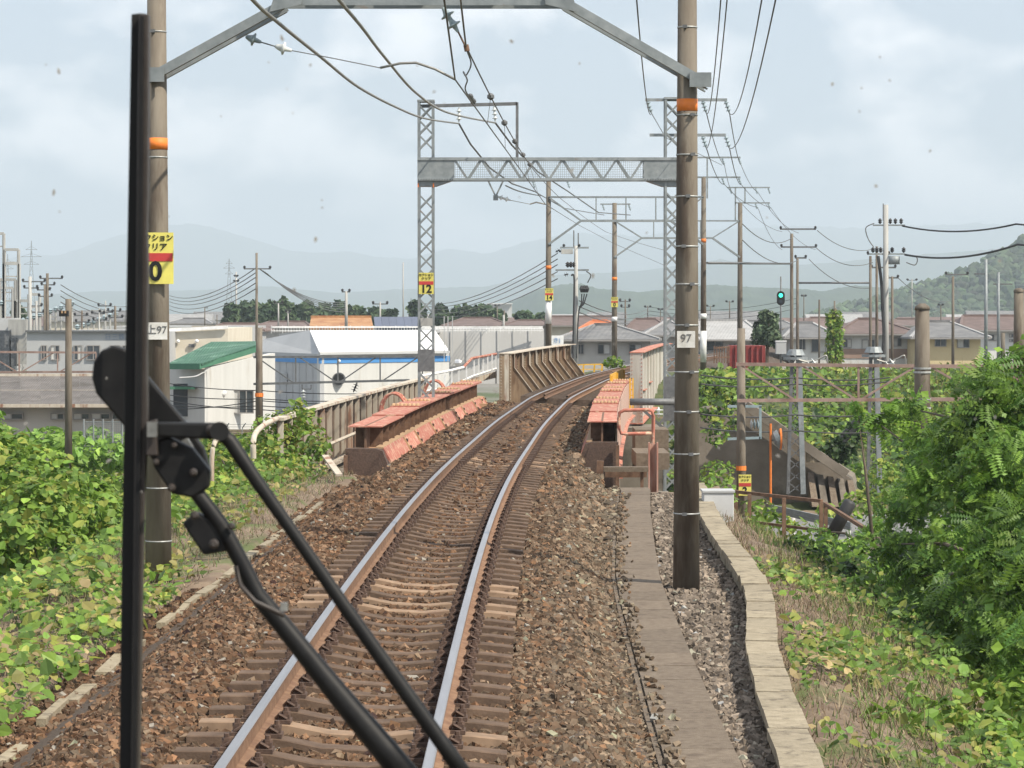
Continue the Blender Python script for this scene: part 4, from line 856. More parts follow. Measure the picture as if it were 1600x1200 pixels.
for i, (py, z2) in enumerate(((647, 645), (668, 673), (600, 596), (586, 590))):
    wire('line_wire', ('upper', 'lower', 'third', 'highest')[i] + ' dark wire crossing the green bank behind the right masts', [at(1095, py, 70), at(1242, (py + z2) / 2 + 2, 78), at(1390, z2, 80)], .022, m_wired, 'wire', sag=.08)
# big utility pole with transformer on the right
def xarm(t, px, py, Y, w0, w1, mat=None): return MB().bar(at(px - w0, py, Y), at(px + w1, py, Y), .09, .09).build('crossarm', mat or m_galv, t)
def pins(t, pxs, py, Y, h_=7, r=.09, mat=None):
    for px in pxs: MB().lathe(at(px, py, Y), at(px, py - h_, Y), [(0, .03), (.2, r * .6), (.35, r), (.5, r * .5), (.65, r), (.85, r * .5), (1, .02)], 8).build('insulator', mat or m_wired, t)
up = pole('utility_pole', 'tall pale utility pole with transformer and black insulators', 1384, 320, 640, 150, 9, m_poleg)
xarm(up, 1384, 352, 150, 20, 30); pins(up, (1375, 1391, 1399, 1408), 350, 150, 9, .12); xarm(up, 1384, 397, 150, 26, 30); pins(up, (1364, 1370, 1376, 1383, 1394, 1412), 395, 150, 9, .13)
MB().cyl(at(1397, 413, 149), at(1397, 400, 149), .32).build('transformer', m_galv, up, smooth=True); MB().bar(at(1380, 318, 150), at(1380, 345, 150), .05, .05).build('top_spike', m_galvd, up)
MB().tube(catm([at(1372, 400, 149.6), at(1377, 440, 149.6), at(1379, 480, 149.6), at(1381, 520, 149.6), at(1380, 560, 149.6), at(1384, 590, 149.6)]), .09, 6).build('cable_riser', m_wired, up)
MB().tube(catm([at(1366, 349, 150), at(1353, 356, 150), at(1356, 372, 150), at(1365, 386, 150)]), .03, 5).tube(catm([at(1412, 397, 150), at(1432, 402, 150), at(1430, 414, 150), at(1416, 410, 150)]), .03, 5).build('jumper', m_wire, up)
wire('power_line', 'upper bundled power line running off to the right edge', [at(1410, 353, 150), at(1588, 350, 140), at(1800, 338, 130)], .05, m_wired, 'power line', sag=[.35, .3])
wire('power_line', 'lower bundled power line running off to the right edge', [at(1414, 398, 150), at(1590, 382, 140), at(1800, 366, 130)], .06, m_wired, 'power line', sag=[.4, .3])
up2 = pole('utility_pole', 'grey utility pole with transformers and hanging cables left of the sign portal', 900, 384, 590, 140, 6.5, m_poleg)
xarm(up2, 900, 387, 140, 25, 20); xarm(up2, 900, 422, 140, 32, 20); pins(up2, (887, 892, 897), 418, 140, 9, .13); pins(up2, (881, 905), 386, 140, 5)
MB().bar(at(896.5, 360, 140), at(896.5, 386, 140), .06, .06).bar(at(903.5, 364, 140), at(903.5, 386, 140), .06, .06).build('top_spike', m_galvd, up2); MB().box(at(886, 393, 139.8), (.6, .4, .25)).build('switch_box', m_poleg, up2)
for a in (875, 880, 888): insul(MB(), at(a, 390 if a < 885 else 428, 140), at(a - 7, 394 if a < 885 else 430, 140), 2, .12).build('insulator', m_wired, up2)
for i in range(3): MB().lathe(at(909 + i * 4, 457, 139.6), at(909 + i * 4, 446, 139.6), [(0, .06), (.5, .13), (1, .05)], 6).tube(catm([at(909 + i * 4, 459, 139.6), at(908 + i * 2, 475, 139.6), at(904, 490, 139.6), at(901, 560, 139.6)]), .035, 5).build('cable_head', m_wired, up2)
MB().tube(catm([at(916, 424, 140), at(923, 430, 140), at(918, 442, 140)]), .03, 5).tube(catm([at(893, 430, 139.7), at(897, 436, 139.6), at(896, 500, 139.6), at(895, 570, 139.6)]), .05, 5).build('jumper', m_wired, up2)
# green signal
sg = pole('railway_signal', 'colour light signal showing green on a thin mast', 1220, 432, 565, 175, 2.6, m_galvd, cat='railway signal')
MB().box(at(1220, 466, 174.6), (.5, .25, .45)).cyl(at(1220, 461, 174.7), at(1220, 461, 174.45), .26, n=20).cyl(at(1220, 471, 174.7), at(1220, 471, 174.45), .26, n=20).build('signal_head', m_black, sg)
MB().cyl(at(1220, 461.5, 174.44), at(1220, 461.5, 174.4), .13, n=16).build('green_lamp', M('green_lamp_glow', (.05, .95, .55), emit=2.2), sg); MB().cyl(at(1220, 471, 174.44), at(1220, 471, 174.4), .11, n=16).build('dark_lens', m_glass, sg)
MB().cyl(at(1220, 459, 174.4), at(1220, 459, 174.0), .2, n=16, cap=False).build('hood', m_black, sg)
# ---------------------------------------------------------------- wiper of the train just outside the windscreen
WY = 2.25
wp = thing('windscreen_wiper', 'large black wiper with blade upright and two arms crossing the lower left', 'windscreen wiper', at(215, 1300, WY))
def pl(pts, y, th): return [at(a, b, y) for a, b in pts], (0, th, 0)
def plate(name, pts, y, th, mat, bev=.001): p, e = pl(pts, y, th); o = MB().prism(p, e).build(name, mat, wp, bevel=bev); return recalc(o)
plate('rubber_blade', [(205, 22), (222, 20), (219, 400), (213, 800), (208, 1240), (186, 1240), (190, 860), (198, 420)], WY + .01, .012, m_rub)
plate('blade_holder', [(217, 20), (232, 22), (231, 300), (229, 360), (231, 420), (229, 560), (230, 640), (225, 800), (222, 900), (220, 1030), (216, 1240), (204, 1240), (211, 600), (214, 200)], WY - .003, .012, m_wipb)
plate('blade_spine', [(219, 25), (224, 25), (221, 600), (212, 1240), (206, 1240), (214, 600)], WY - .008, .005, m_wip, 0)
plate('arm_tail', [(143, 590), (146, 565), (158, 547), (178, 540), (196, 546), (240, 600), (290, 660), (318, 700), (328, 735), (322, 765), (305, 778), (280, 770), (235, 715), (180, 650), (150, 615)], WY + .045, .012, m_wip, .002)
plate('slot_edge', [(282, 690), (292, 684), (324, 737), (318, 748)], WY + .028, .008, m_wips, 0)
plate('blade_bracket', [(228, 660), (244, 655), (246, 712), (228, 712)], WY - .012, .01, m_wipb)
plate('pivot_link', [(238, 660), (345, 661), (356, 668), (352, 688), (340, 687), (244, 683)], WY - .012, .012, m_wip, .002)
plate('mounting_plate', [(238, 690), (262, 682), (300, 700), (328, 735), (326, 762), (300, 778), (268, 772), (240, 730)], WY - .004, .014, m_wip, .002)
plate('clamp_box', [(284, 818), (304, 800), (346, 820), (368, 850), (352, 862), (318, 868)], WY - .0, .018, m_wip, .002)
for (px, py, r) in ((272, 696, 5), (302, 738, 6.5), (268, 762, 6.5), (244, 722, 5), (304, 805, 7), (334, 850, 8), (330, 672, 9), (362, 822, 6)):
    MB().lathe(at(px, py, WY - .004), at(px, py, WY - .022), [(0, r * WY / F), (.8, r * WY / F), (1, r * .5 * WY / F)], 12).build('bolt', m_wipb, wp, smooth=False)
MB().box(at(238, 671, WY - .018), (.008, .006, .012)).build('bright_pin', m_wips, wp)
def arm(name, pts, y, wds, mat):
    m = MB(); m.tube([at(a, b, y) for a, b in pts], [q * y / F for q in wds], 10); return m.build(name, mat, wp, smooth=True)
arm('main_arm', [(272, 730), (300, 760), (345, 820), (378, 880), (402, 930), (440, 975), (500, 1050), (545, 1105), (600, 1170), (660, 1245)], WY + .004, [10, 12, 13, 13, 14, 15, 17, 19, 21, 23], m_wip)
arm('link_arm', [(342, 673), (360, 690), (400, 750), (460, 835), (540, 950), (620, 1062), (690, 1160), (750, 1245)], WY - .01, [11, 12, 11, 10, 11, 12, 12.5, 13.5], m_wip)
MB().cyl(at(343, 674, WY - .024), at(343, 674, WY + .004), 15 * WY / F, n=20).build('elbow_joint', m_wip, wp, smooth=False)
arm('hose', [(368, 885), (376, 915), (398, 940), (430, 955), (444, 962)], WY - .014, [4, 4, 4, 4, 4], m_wipb)
MB().box(at(444, 948, WY - .03), (.006, .004, .007)).build('bright_clip', m_wips, wp)
# ---------------------------------------------------------------- buildings
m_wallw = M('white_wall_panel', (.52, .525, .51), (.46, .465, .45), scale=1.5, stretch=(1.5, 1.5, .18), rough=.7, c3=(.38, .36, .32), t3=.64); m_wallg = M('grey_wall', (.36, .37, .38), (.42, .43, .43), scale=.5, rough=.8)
m_blue = M('blue_stripe_paint', (.06, .22, .5), (.07, .25, .55), scale=2, rough=.6); m_shadeg = M('shade_grey_siding', (.37, .38, .39), (.42, .43, .44), scale=.6, rough=.7)  # the grey siding paints shade onto the white striped building
m_roofw = M('white_roof_sheet', (.8, .8, .8), (.74, .74, .74), scale=.7, rough=.5); m_green = MW('green_ribbed_roof', (.035, .1, .065), (.05, .135, .085), 'X', 2.2, c3=(.12, .22, .16)); m_greent = M('green_fascia', (.05, .16, .1), (.07, .19, .12), scale=2)
m_slate = MW('grey_corrugated_roof', (.1, .09, .083), (.155, .14, .13), 'X', 3.0, c3=(.08, .07, .06)); m_terra = MW('terracotta_tile_roof', (.42, .2, .09), (.55, .32, .16), 'X', 3.2, bump=.8, c3=(.3, .12, .06))
m_dkroof = MW('dark_blue_grey_roof', (.09, .1, .13), (.13, .14, .17), 'X', 1.2); 
rf = {'grey': MW('grey_tile_roof', (.15, .15, .155), (.23, .23, .23), 'X', 4, bump=.7), 'brown': MW('brown_tile_roof', (.14, .1, .09), (.21, .155, .14), 'X', 4, bump=.7), 'orange': MW('orange_tile_roof', (.5, .16, .07), (.6, .24, .12), 'X', 4, bump=.6), 'pale': MW('pale_grey_roof', (.28, .28, .28), (.36, .36, .36), 'X', 3, bump=.5)}
wl = {'cream': M('cream_house_wall', (.52, .47, .38), (.58, .54, .45), scale=.8), 'grey': M('pale_grey_house_wall', (.4, .39, .37), (.48, .47, .44), scale=.8), 'white': m_wallw, 'yellow': M('yellow_beige_house_wall', (.55, .45, .26), (.6, .5, .3), scale=.8), 'brown': M('brown_house_wall', (.22, .15, .12), (.28, .2, .16), scale=.8)}
m_frame = M('window_frame', (.25, .24, .23), rough=.5); m_curt = M('pale_curtain', (.5, .5, .48), (.42, .42, .4), scale=4)
def window(parent, a, b, n=2, mat=m_glass, proud=.05):       # a, b opposite corners on a wall facing the viewer
    a = Vector(a); b = Vector(b); c = (a + b) / 2; w_ = abs(b.x - a.x); h_ = abs(b.z - a.z); y = min(a.y, b.y) - proud
    f = MB(); t = .05
    f.box((c.x, y, c.z + h_ / 2), (w_ + t, .08, t)).box((c.x, y, c.z - h_ / 2), (w_ + t, .1, t)).box((c.x - w_ / 2, y, c.z), (t, .08, h_ - t)).box((c.x + w_ / 2, y, c.z), (t, .08, h_ - t))
    for i in range(1, n): f.box((c.x - w_ / 2 + w_ * i / n, y, c.z), (t, .07, h_ - t))
    o = f.build('window', m_frame, parent)
    for i in range(n): MB().box((c.x - w_ / 2 + w_ * (i + .5) / n, y + .02, c.z), (w_ / n - t, .02, h_ - t)).build('pane', m_curt if (i + int(c.x * 3)) % 3 == 0 else mat, o)
    return o
def house(label, x0, x1, eave, ridge, base, Y, roof='grey', wall='grey', depth=8, hip=.3, wins=(), over=.6, cat='house', band_=None):
    A_ = at(x0, base, Y); B_ = at(x1, base, Y); ze = z_(eave, Y); zr = z_(ridge, Y + depth / 2); zb = A_.z - 1.2
    t = thing('house', label, cat, ((A_.x + B_.x) / 2, Y, A_.z)); xa, xb = A_.x, B_.x
    MB().box(((xa + xb) / 2, Y + depth / 2, (ze + zb) / 2), (xb - xa, depth, ze - zb)).build('wall', wl[wall], t)
    o_ = over; h_ = hip * (xb - xa); m = MB(); q = .12
    c = [Vector((xa - o_, Y - o_, ze)), Vector((xb + o_, Y - o_, ze)), Vector((xb + o_, Y + depth + o_, ze)), Vector((xa - o_, Y + depth + o_, ze))]; r0 = Vector((xa + h_ - (o_ if hip == 0 else 0), Y + depth / 2, zr)); r1 = Vector((xb - h_ + (o_ if hip == 0 else 0), Y + depth / 2, zr)); u = Vector((0, 0, -q))
    m.add(c + [r0, r1] + [p + u for p in c], [(0, 1, 5, 4), (1, 2, 5), (2, 3, 4, 5), (3, 0, 4), (6, 7, 1, 0), (7, 8, 2, 1), (8, 9, 3, 2), (9, 6, 0, 3), (9, 8, 7, 6)])
    ro = recalc(m.build('roof', rf[roof], t)); MB().bar(r0 + Vector((0, 0, .05)), r1 + Vector((0, 0, .05)), .3, .18).build('ridge_tiles', rf[roof], ro)
    if 0 < hip:
        for a, b in ((c[0], r0), (c[1], r1)): MB().bar(a, b, .22, .14).build('hip_tiles', rf['pale'] if roof == 'grey' else rf[roof], ro)
    MB().box(((xa + xb) / 2, Y - o_ - .06, ze - .08), (xb - xa + 2 * o_, .1, .1)).build('gutter', m_frame, ro)
    for (wa, wb, wt, wbm) in wins: window(t, at(wa, wt, Y), at(wb, wbm, Y))
    if band_: MB().box(((xa + xb) / 2, Y - .03, (z_(band_[0], Y) + z_(band_[1], Y)) / 2), (xb - xa, .05, abs(z_(band_[0], Y) - z_(band_[1], Y)))).build('wall_band', wl['brown'], t)
    return t
house('grey hip-roofed house with curtained window behind the far pole', 880, 1016, 530, 508, 572, 170, 'grey', 'grey', 9, .38, ((888, 902, 538, 553), (903, 912, 538, 553), (934, 953, 538, 553), (983, 1002, 538, 553)))
house('house with bright orange roof behind the grey hip-roofed house', 905, 975, 521, 502, 560, 195, 'orange', 'cream', 9, .32)
house('long dark-roofed house partly behind the sign 14 pole', 863, 948, 508, 495, 560, 240, 'brown', 'cream', 9, 0)
house('brown-roofed house with a plain ridge behind the orange roof', 985, 1040, 516, 499, 560, 235, 'brown', 'grey', 8, .2)
house('gable-fronted grey house right of the hip-roofed house', 1018, 1080, 523, 500, 575, 185, 'grey', 'grey', 9, .5, ((1030, 1040, 540, 550),))
house('wide pale-roofed house with dark car port behind the sign 2 portal', 1078, 1186, 530, 501, 575, 190, 'pale', 'grey', 10, .12, ((1104, 1130, 533, 548), (1140, 1150, 538, 548)))
house('white-walled house with grey roof and blue shutters left of the vine pole', 1236, 1300, 527, 505, 575, 190, 'grey', 'white', 9, .3, ((1249, 1258, 528, 546), (1268, 1290, 528, 550)))
house('brown-roofed house behind the vine covered pole', 1258, 1325, 514, 497, 560, 230, 'brown', 'cream', 9, .25)
house('white house with brown hip roof and upstairs curtains behind the utility pole', 1315, 1424, 521, 499, 572, 190, 'brown', 'white', 10, .36, ((1318, 1330, 530, 543), (1347, 1366, 531, 545), (1396, 1408, 528, 541), (1418, 1423, 524, 545)), band_=(545, 560))
house('yellow beige house with grey hip roof near the silver tapered poles', 1434, 1532, 527, 503, 572, 185, 'grey', 'yellow', 10, .3, ((1461, 1478, 528, 541), (1496, 1514, 528, 543)))
house('large brown-roofed house with pale gable at the right edge', 1510, 1640, 515, 494, 570, 205, 'brown', 'white', 11, .1, ((1544, 1562, 523, 532), (1577, 1583, 522, 527), (1577, 1583, 530, 534)))
house('distant grey-roofed house row left of the leafy tree', 1166, 1240, 512, 502, 560, 260, 'grey', 'cream', 9, .1)
house('far small brown roof above the right edge houses', 1398, 1450, 508, 499, 560, 290, 'brown', 'grey', 9, .2)
house('dark wide roof seen above the long grey wall', 700, 790, 509, 497, 545, 260, 'brown', 'grey', 10, .25)
house('low brown roof between the grey wall and sign 14', 795, 862, 508, 501, 545, 250, 'brown', 'grey', 10, .2)
house('brown roof just left of the terracotta building', 405, 478, 511, 503, 545, 250, 'brown', 'grey', 10, .1)
house('dark roof behind the green roofed building', 330, 402, 516, 506, 550, 230, 'brown', 'grey', 10, .1)
house('low dark gable with red water tank behind the white factory', 266, 325, 505, 498, 545, 330, 'grey', 'white', 10, .2)
def block(name, label, cat, x0, x1, top, base, Y, depth, mat): 
    A_ = at(x0, base, Y); B_ = at(x1, base, Y); zt = z_(top, Y); t = thing(name, label, cat, ((A_.x + B_.x) / 2, Y, A_.z))
    MB().box(((A_.x + B_.x) / 2, Y + depth / 2, (zt + A_.z - 1) / 2), (B_.x - A_.x, depth, zt - A_.z + 1)).build('wall', mat, t); return t
# terracotta roof building, dark solar roof
t = thing('tiled_building', 'building with orange terracotta tiled roof behind the white railing', 'building', at(532, 530, 205)); Yt = 205
recalc(MB().prism([at(483, 513, Yt), at(584, 513, Yt), at(580, 496, Yt + 6), at(486, 496, Yt + 6)], (0, .1, -.3)).build('roof', m_terra, t)); MB().box(at(534, 530, Yt + 3), (4.6, 5.5, 1.6)).build('wall', wl['cream'], t)
MB().bar(at(486, 495.5, Yt + 6), at(580, 495.5, Yt + 6), .3, .25).build('ridge_tiles', m_terra, t)
t = thing('solar_roof_building', 'dark roof with solar panels next to the terracotta roof', 'building', at(620, 530, 215)); Yt = 215
for i in range(6): a = 586 + i * 11.7; recalc(MB().prism([at(a, 512, Yt), at(a + 11.4, 512, Yt), at(a + 9.4, 495, Yt + 6), at(a - 2, 495, Yt + 6)], (0, .1, -.2)).build('solar_panel', M('solar_panel_blue', (.06, .075, .12), (.09, .1, .15), rough=.4), t))
MB().box(at(620, 530, Yt + 3), (3.4, 5.5, 1.5)).build('wall', wl['grey'], t)
# long grey wall building with railed roof
lg = block('warehouse', 'long pale grey warehouse with a railed flat roof', 'warehouse', 655, 850, 514, 575, 172, 14, M('pale_warehouse_wall', (.56, .56, .55), (.5, .5, .49), scale=.5, stretch=(1, 1, .3), rough=.8, c3=(.42, .42, .4), t3=.64))
for i in range(1, 8): MB().box(at(655 + i * 24.4, 545, 171.96), (.04, .03, 2.5)).build('wall_joint', m_wallg, lg)
m = MB(); m.bar(at(424, 511, 168), at(848, 511, 171.5), .1, .1).bar(at(424, 517, 168), at(848, 516.5, 171.5), .05, .05); rl = m.build('roof_rail', m_white, lg)
for i in range(96): px = 424 + i * 4.42; MB().box(at(px, 515, 168 + 3.5 * i / 96), (.035, .035, .34 if i % 4 else .5)).build('baluster', m_white, lg)
# white building with blue stripe: end wall with its shade painted in as grey, white side, sloped white roof
YB = 150
bb = thing('striped_building', 'white building with blue stripe and white sloping roof behind the gantry', 'building', at(500, 660, YB))
c0 = at(500, 660, YB); cL = at(408, 660, YB + 9); cR = at(702, 660, YB + 7); zt = z_(553, YB); z0 = c0.z - 1
def V3(p, z): return Vector((p.x, p.y, z))
back = Vector((0, 14, 0))
def wallseg(a, b, zlo, zhi, name, mat, off=0):
    d = (b - a); d.z = 0; nrm = Vector((d.y, -d.x, 0)).normalized(); a2 = a + nrm * off; b2 = b + nrm * off
    return recalc(MB().prism([V3(a2, zlo), V3(b2, zlo), V3(b2, zhi), V3(a2, zhi)], -nrm * (.25 if off == 0 else off * .8)).build(name, mat, bb))
wallseg(cL, c0, z0, zt, 'end_wall', m_shadeg); wallseg(c0, cR, z0, zt, 'side_wall', m_wallw)
zs0, zs1 = z_(568, YB), z_(559, YB)
wallseg(cL, c0, zs0, zs1, 'blue_stripe', m_blue, .04); wallseg(c0, cR, zs0, zs1, 'blue_stripe', m_blue, .04)
# roof: gable panel in the same painted shade grey and white slope in five sheets
rt0 = at(484, 516, YB + 5); rtR = at(680, 516, YB + 10)
recalc(MB().prism([V3(cL, zt), V3(c0, zt), rt0, at(412, 530, YB + 11)], (0, .4, 0)).build('gable_panel', m_shadeg, bb))
for i in range(5):
    a = c0.lerp(cR, i / 5); b = c0.lerp(cR, (i + .985) / 5); ra = rt0.lerp(rtR, i / 5); rb = rt0.lerp(rtR, (i + .985) / 5)
    recalc(MB().prism([V3(a, zt + .12) + Vector((0, -.35, 0)), V3(b, zt + .12) + Vector((0, -.35, 0)), rb, ra], (0, .05, -.12)).build('roof_sheet', m_roofw, bb))
MB().bar(V3(c0, zt + .02) + Vector((0, -.35, 0)), V3(cR, zt + .02) + Vector((0, -.35, 0)), .12, .14).build('gutter', m_wallg, bb)
recalc(MB().prism([rt0, rtR, rtR + back, rt0 + back + Vector((-3, 0, -.3))], (0, 0, -.2)).build('flat_roof', m_wallg, bb))
def onwall(px, py): 
    k = (px - 500) / (702 - 500); Y = YB + 7 * k * .93; return at(px, py, Y)
v = onwall(530, 592); MB().cyl(v + Vector((0, .1, 0)), v + Vector((0, -.35, 0)), .36, n=24).build('round_vent', m_galvd, bb, smooth=False); MB().cyl(v + Vector((0, -.36, 0)), v + Vector((0, -.38, 0)), .3, n=24).build('vent_grille', m_black, bb)
v = onwall(530, 564); MB().lathe(v, v + Vector((0, -.2, 0)), [(0, .09), (.6, .09), (1, .02)]).build('lamp', m_white, bb)
v = at(445, 590, YB + 5); MB().box(v, (.3, .5, .5)).build('vent_hood', m_wallg, bb)
v = at(712, 567, 152); MB().lathe(v, v + Vector((.35, -.1, 0)), [(0, .2), (.7, .2), (1, .12)]).build('duct_cap', M('bright_tin', (.7, .7, .7), rough=.3, metal=.8), bb)
for i in range(1, 9): a = cL.lerp(c0, i / 9); MB().box(V3(a, (z0 + zs0) / 2) + Vector((-.0, -.03, 0)), (.05, .05, zs0 - z0)).build('wall_joint', m_wallg, bb)
for px in (694, 700, 707): MB().box(at(px, 530, 151), (.05, .05, 2.6)).build('pipe', m_wallg, bb)
# green roofed building
YG = 130
gb = thing('green_roof_building', 'white-walled building with a green ribbed roof', 'building', at(330, 680, YG))
g0 = at(320, 690, YG); gR = at(420, 690, YG + 5); gL = at(262, 690, YG + 3); ze = z_(577, YG); zr = z_(534, YG + 5)
recalc(MB().prism([V3(g0, g0.z), V3(gR, g0.z), V3(gR, z_(552, YG + 5)), V3(g0, ze + .1)], (.3, .3, 0)).build('front_wall', m_wallw, gb))
recalc(MB().prism([V3(gL, g0.z), V3(g0, g0.z), V3(g0, ze), V3(gL, ze)], (.1, .3, 0)).build('side_wall', m_wallw, gb))
recalc(MB().prism([at(262, 568, YG + 1), at(315, 568, YG - .6), at(404, 538, YG + 4), at(404, 533, YG + 9), at(330, 534, YG + 9)], (0, .05, -.1)).build('roof', m_green, gb))
recalc(MB().prism([at(312, 569, YG - .65), at(408, 540, YG + 4), at(408, 548, YG + 4), at(312, 577, YG - .65)], (0, .25, 0)).build('gable_fascia', m_greent, gb))
recalc(MB().prism([at(258, 568, YG + 1), at(312, 568.5, YG - .65), at(312, 577, YG - .65), at(258, 577, YG + 1)], (0, .25, 0)).build('eave_fascia', m_greent, gb))
def ong(px, py): return at(px, py, YG + 5 * (px - 320) / 100 - .05)
wv = MB(); window(gb, ong(363, 610), ong(402, 643), 3)
v = ong(350, 613); MB().lathe(v, v + Vector((-.05, -.35, -.1)), [(0, .14), (.8, .16), (1, .05)], 10).build('vent_hood', m_white, gb)
MB().tube(catm([ong(323, 690), ong(323, 590), ong(319, 582), ong(305, 588), ong(280, 590)]), .03, 5).build('conduit', m_wallg, gb)
MB().box(at(283, 625, YG + 1.4), (.75, .1, 1.6)).build('door', m_glass, gb); MB().box(at(285, 606, YG + .8), (1.3, 1.0, .12)).build('canopy', m_greent, gb)
for i in range(1, 9): p = ong(320 + i * 10, 640); MB().box(p + Vector((0, .03, .4)), (.02, .02, 3)).build('wall_joint', m_wallg, gb)
# white / grey factories on the left
YF = 165
fb = block('factory', 'long grey factory wall with dark windows and faint lettering', 'factory', 42, 262, 518, 585, YF, 20, m_wallg)
for (a, b) in ((65, 73), (80, 93), (116, 128), (136, 156), (172, 188), (192, 200)): window(fb, at(a, 540, YF - .02), at(b, 562, YF - .02), 2)
MB().box(at(152, 517.5, YF - .1), (8.8, .3, .12)).build('roof_trim', m_galvd, fb)
text('日三鉄工所', .42, M('faded_blue_paint', (.2, .25, .33)), fb, at(190, 527, YF - .03), ext=.01)
fb2 = block('factory', 'cream factory block with small wall lamps behind the green roof', 'factory', 262, 356, 513, 560, YF + 4, 16, wl['cream'])
MB().bar(at(262, 516, YF + 3.8), at(356, 511, YF + 3.8), .15, .2).build('roof_trim', m_white, fb2)
for px in (279, 308): v = at(px, 533, YF + 3.9); MB().lathe(v, v + Vector((0, -.3, 0)), [(0, .1), (.7, .12), (1, .03)]).build('wall_lamp', m_white, fb2)
MB().box(at(299, 540, YF + 3.9), (.35, .1, .2)).build('vent', m_galvd, fb2)
fb3 = block('warehouse', 'grey roofed warehouse behind the factory with ridge vents', 'warehouse', 160, 380, 510, 540, 215, 20, m_wallg)
MB().bar(at(300, 512, 214), at(356, 511, 214), .3, .3).build('ridge_vent', m_cream, fb3)
YS = 112
sh = thing('corrugated_shed', 'long low shed with grey corrugated roof at the left', 'shed', at(110, 700, YS))
for i in range(10):
    a = -60 + i * 31; recalc(MB().prism([at(a, 632, YS), at(a + 30.7, 632, YS), at(a + 29, 587, YS + 7), at(a - 1.7, 587, YS + 7)], (0, .03, -.08)).build('roof_sheet', m_slate, sh))
MB().bar(at(-60, 586, YS + 7), at(250, 586, YS + 7), .3, .12).build('ridge_cap', m_cream, sh); MB().bar(at(-60, 611, YS + 3.4), at(250, 611, YS + 3.4), .1, .1).build('snow_guard', m_cream, sh); MB().bar(at(-60, 634, YS - .05), at(250, 634, YS - .05), .15, .14).build('gutter', m_cream, sh)
MB().box(at(95, 665, YS + 3.8), (8.4, 6, 1.75)).build('wall', wl['grey'], sh)
for (a, b) in ((0, 36), (80, 100), (115, 140), (143, 172), (176, 200)): window(sh, at(a, 646, YS + .72), at(b, 655, YS + .72), 2, m_glass)
cf = thing('chain_link_fence', 'grey chain-link fence enclosure below the shed', 'fence', at(160, 712, 88))
for i in range(6): MB().cyl(at(131 + i * 15, 712, 88), at(131 + i * 15, 655, 88), .03).build('post', m_galv, cf)
mm = MB()
for i in range(26): mm.bar(at(131 + i * 3, 712, 88), at(131 + i * 3, 660, 88), .008, .008)
for i in range(16): mm.bar(at(131, 660 + i * 3.4, 88), at(206, 660 + i * 3.4, 88), .008, .008)
tag(mm.build('wire_mesh', m_galv, cf), kind='stuff'); MB().bar(at(131, 659, 88), at(206, 659, 88), .03, .03).build('top_rail', m_galv, cf)
bf = thing('barbed_fence', 'low block wall with barbed fence arms by the green roof building', 'fence', at(370, 700, 100))
MB().box(at(370, 690, 101), (3.3, .15, .9)).build('block_wall', m_conc, bf); 
for px in (352, 378, 396): MB().bar(at(px, 678, 100.8), at(px + 1, 668, 100.8), .03, .03).bar(at(px + 1, 668, 100.8), at(px + 6, 661, 100.6), .03, .03).build('arm', m_galv, bf)
for py in (671, 667, 663): MB().bar(at(335, py, 100.8), at(405, py, 100.8), .012, .012).build('strand', m_galvd, bf)
# dark red bridge girder / container beyond on the right
rdm = M('dark_red_paint', (.16, .022, .02), (.22, .04, .035), scale=2)
rd = thing('red_girder', 'dark red steel girder of a far bridge right of the sign portal', 'bridge girder', at(1165, 580, 150)); MB().box(at(1166, 558, 150), (1.9, 2.5, 1.3)).build('girder_body', rdm, rd); MB().box(at(1170, 583, 150), (1.9, 2, .15)).build('bottom_flange', m_redr, rd)
for i in range(7): MB().box(at(1141 + i * 8.4, 558, 148.7), (.07, .12, 1.25)).build('stiffener', rdm, rd)
rl2 = thing('rusty_handrail', 'dark rusty handrail beside the far red girder', 'railing', at(1125, 580, 140))
for px in (1116, 1120, 1124, 1128, 1132, 1136, 1139): MB().box(at(px, 554, 140), (.06, .06, .9)).build('post', m_rust_shade, rl2)
MB().bar(at(1115, 544, 140), at(1141, 542, 140), .07, .07).bar(at(1098, 560, 140), at(1141, 558, 140), .07, .07).build('rail', m_rust_shade, rl2)
gbx = thing('relay_cabinet', 'pale grey cabinet beyond the far red girder', 'cabinet', at(1220, 570, 160)); MB().box(at(1220, 543, 160), (.6, .6, .75)).build('cabinet_body', m_wallg, gbx); MB().box(at(1220, 533, 160), (.66, .66, .05)).build('lid', m_white, gbx)
bn = thing('banner_fence', 'white and yellow banner panels along the bank behind the gantry', 'fence', at(1500, 600, 135))
MB().box(at(1510, 581, 135), (2.0, .06, .38)).build('white_panel', m_whited, bn)
for i in range(9): MB().box(at(1458 + i * 9, 593, 134.9), (.22, .05, .28)).build('yellow_panel', m_yrail, bn)
ps = thing('parking_sign', 'white sign board with blue lettering behind the plate girder', 'sign', at(872, 540, 135)); MB().box(at(871, 532, 135), (.62, .05, .5)).build('board', m_white, ps); text('き)', .28, m_blue, ps, at(870, 532, 134.95)); MB().cyl(at(876, 540, 135), at(876, 575, 135), .03).build('post', m_galv, ps)
cr = thing('parked_car', 'dark car parked under the wide pale roof', 'car', at(1097, 560, 183)); MB().prism([at(1088, 560, 183), at(1088, 554, 183), at(1092, 550, 183), at(1104, 550, 183), at(1110, 555, 183), at(1112, 560, 183)], (0, 3.6, 0)).build('body', m_glass, cr, bevel=.05)
for px in (1092, 1108): MB().cyl(at(px, 561, 182.9), at(px, 561, 183.2), .3, n=14).build('wheel', m_rub, cr)
# white far building
wf = block('apartment_block', 'distant white flat-roofed block above the dark roofs', 'building', 762, 800, 475, 500, 900, 15, m_wallw); MB().box(at(781, 474.6, 899), (8.6, 3, .3)).build('parapet', m_white, wf)
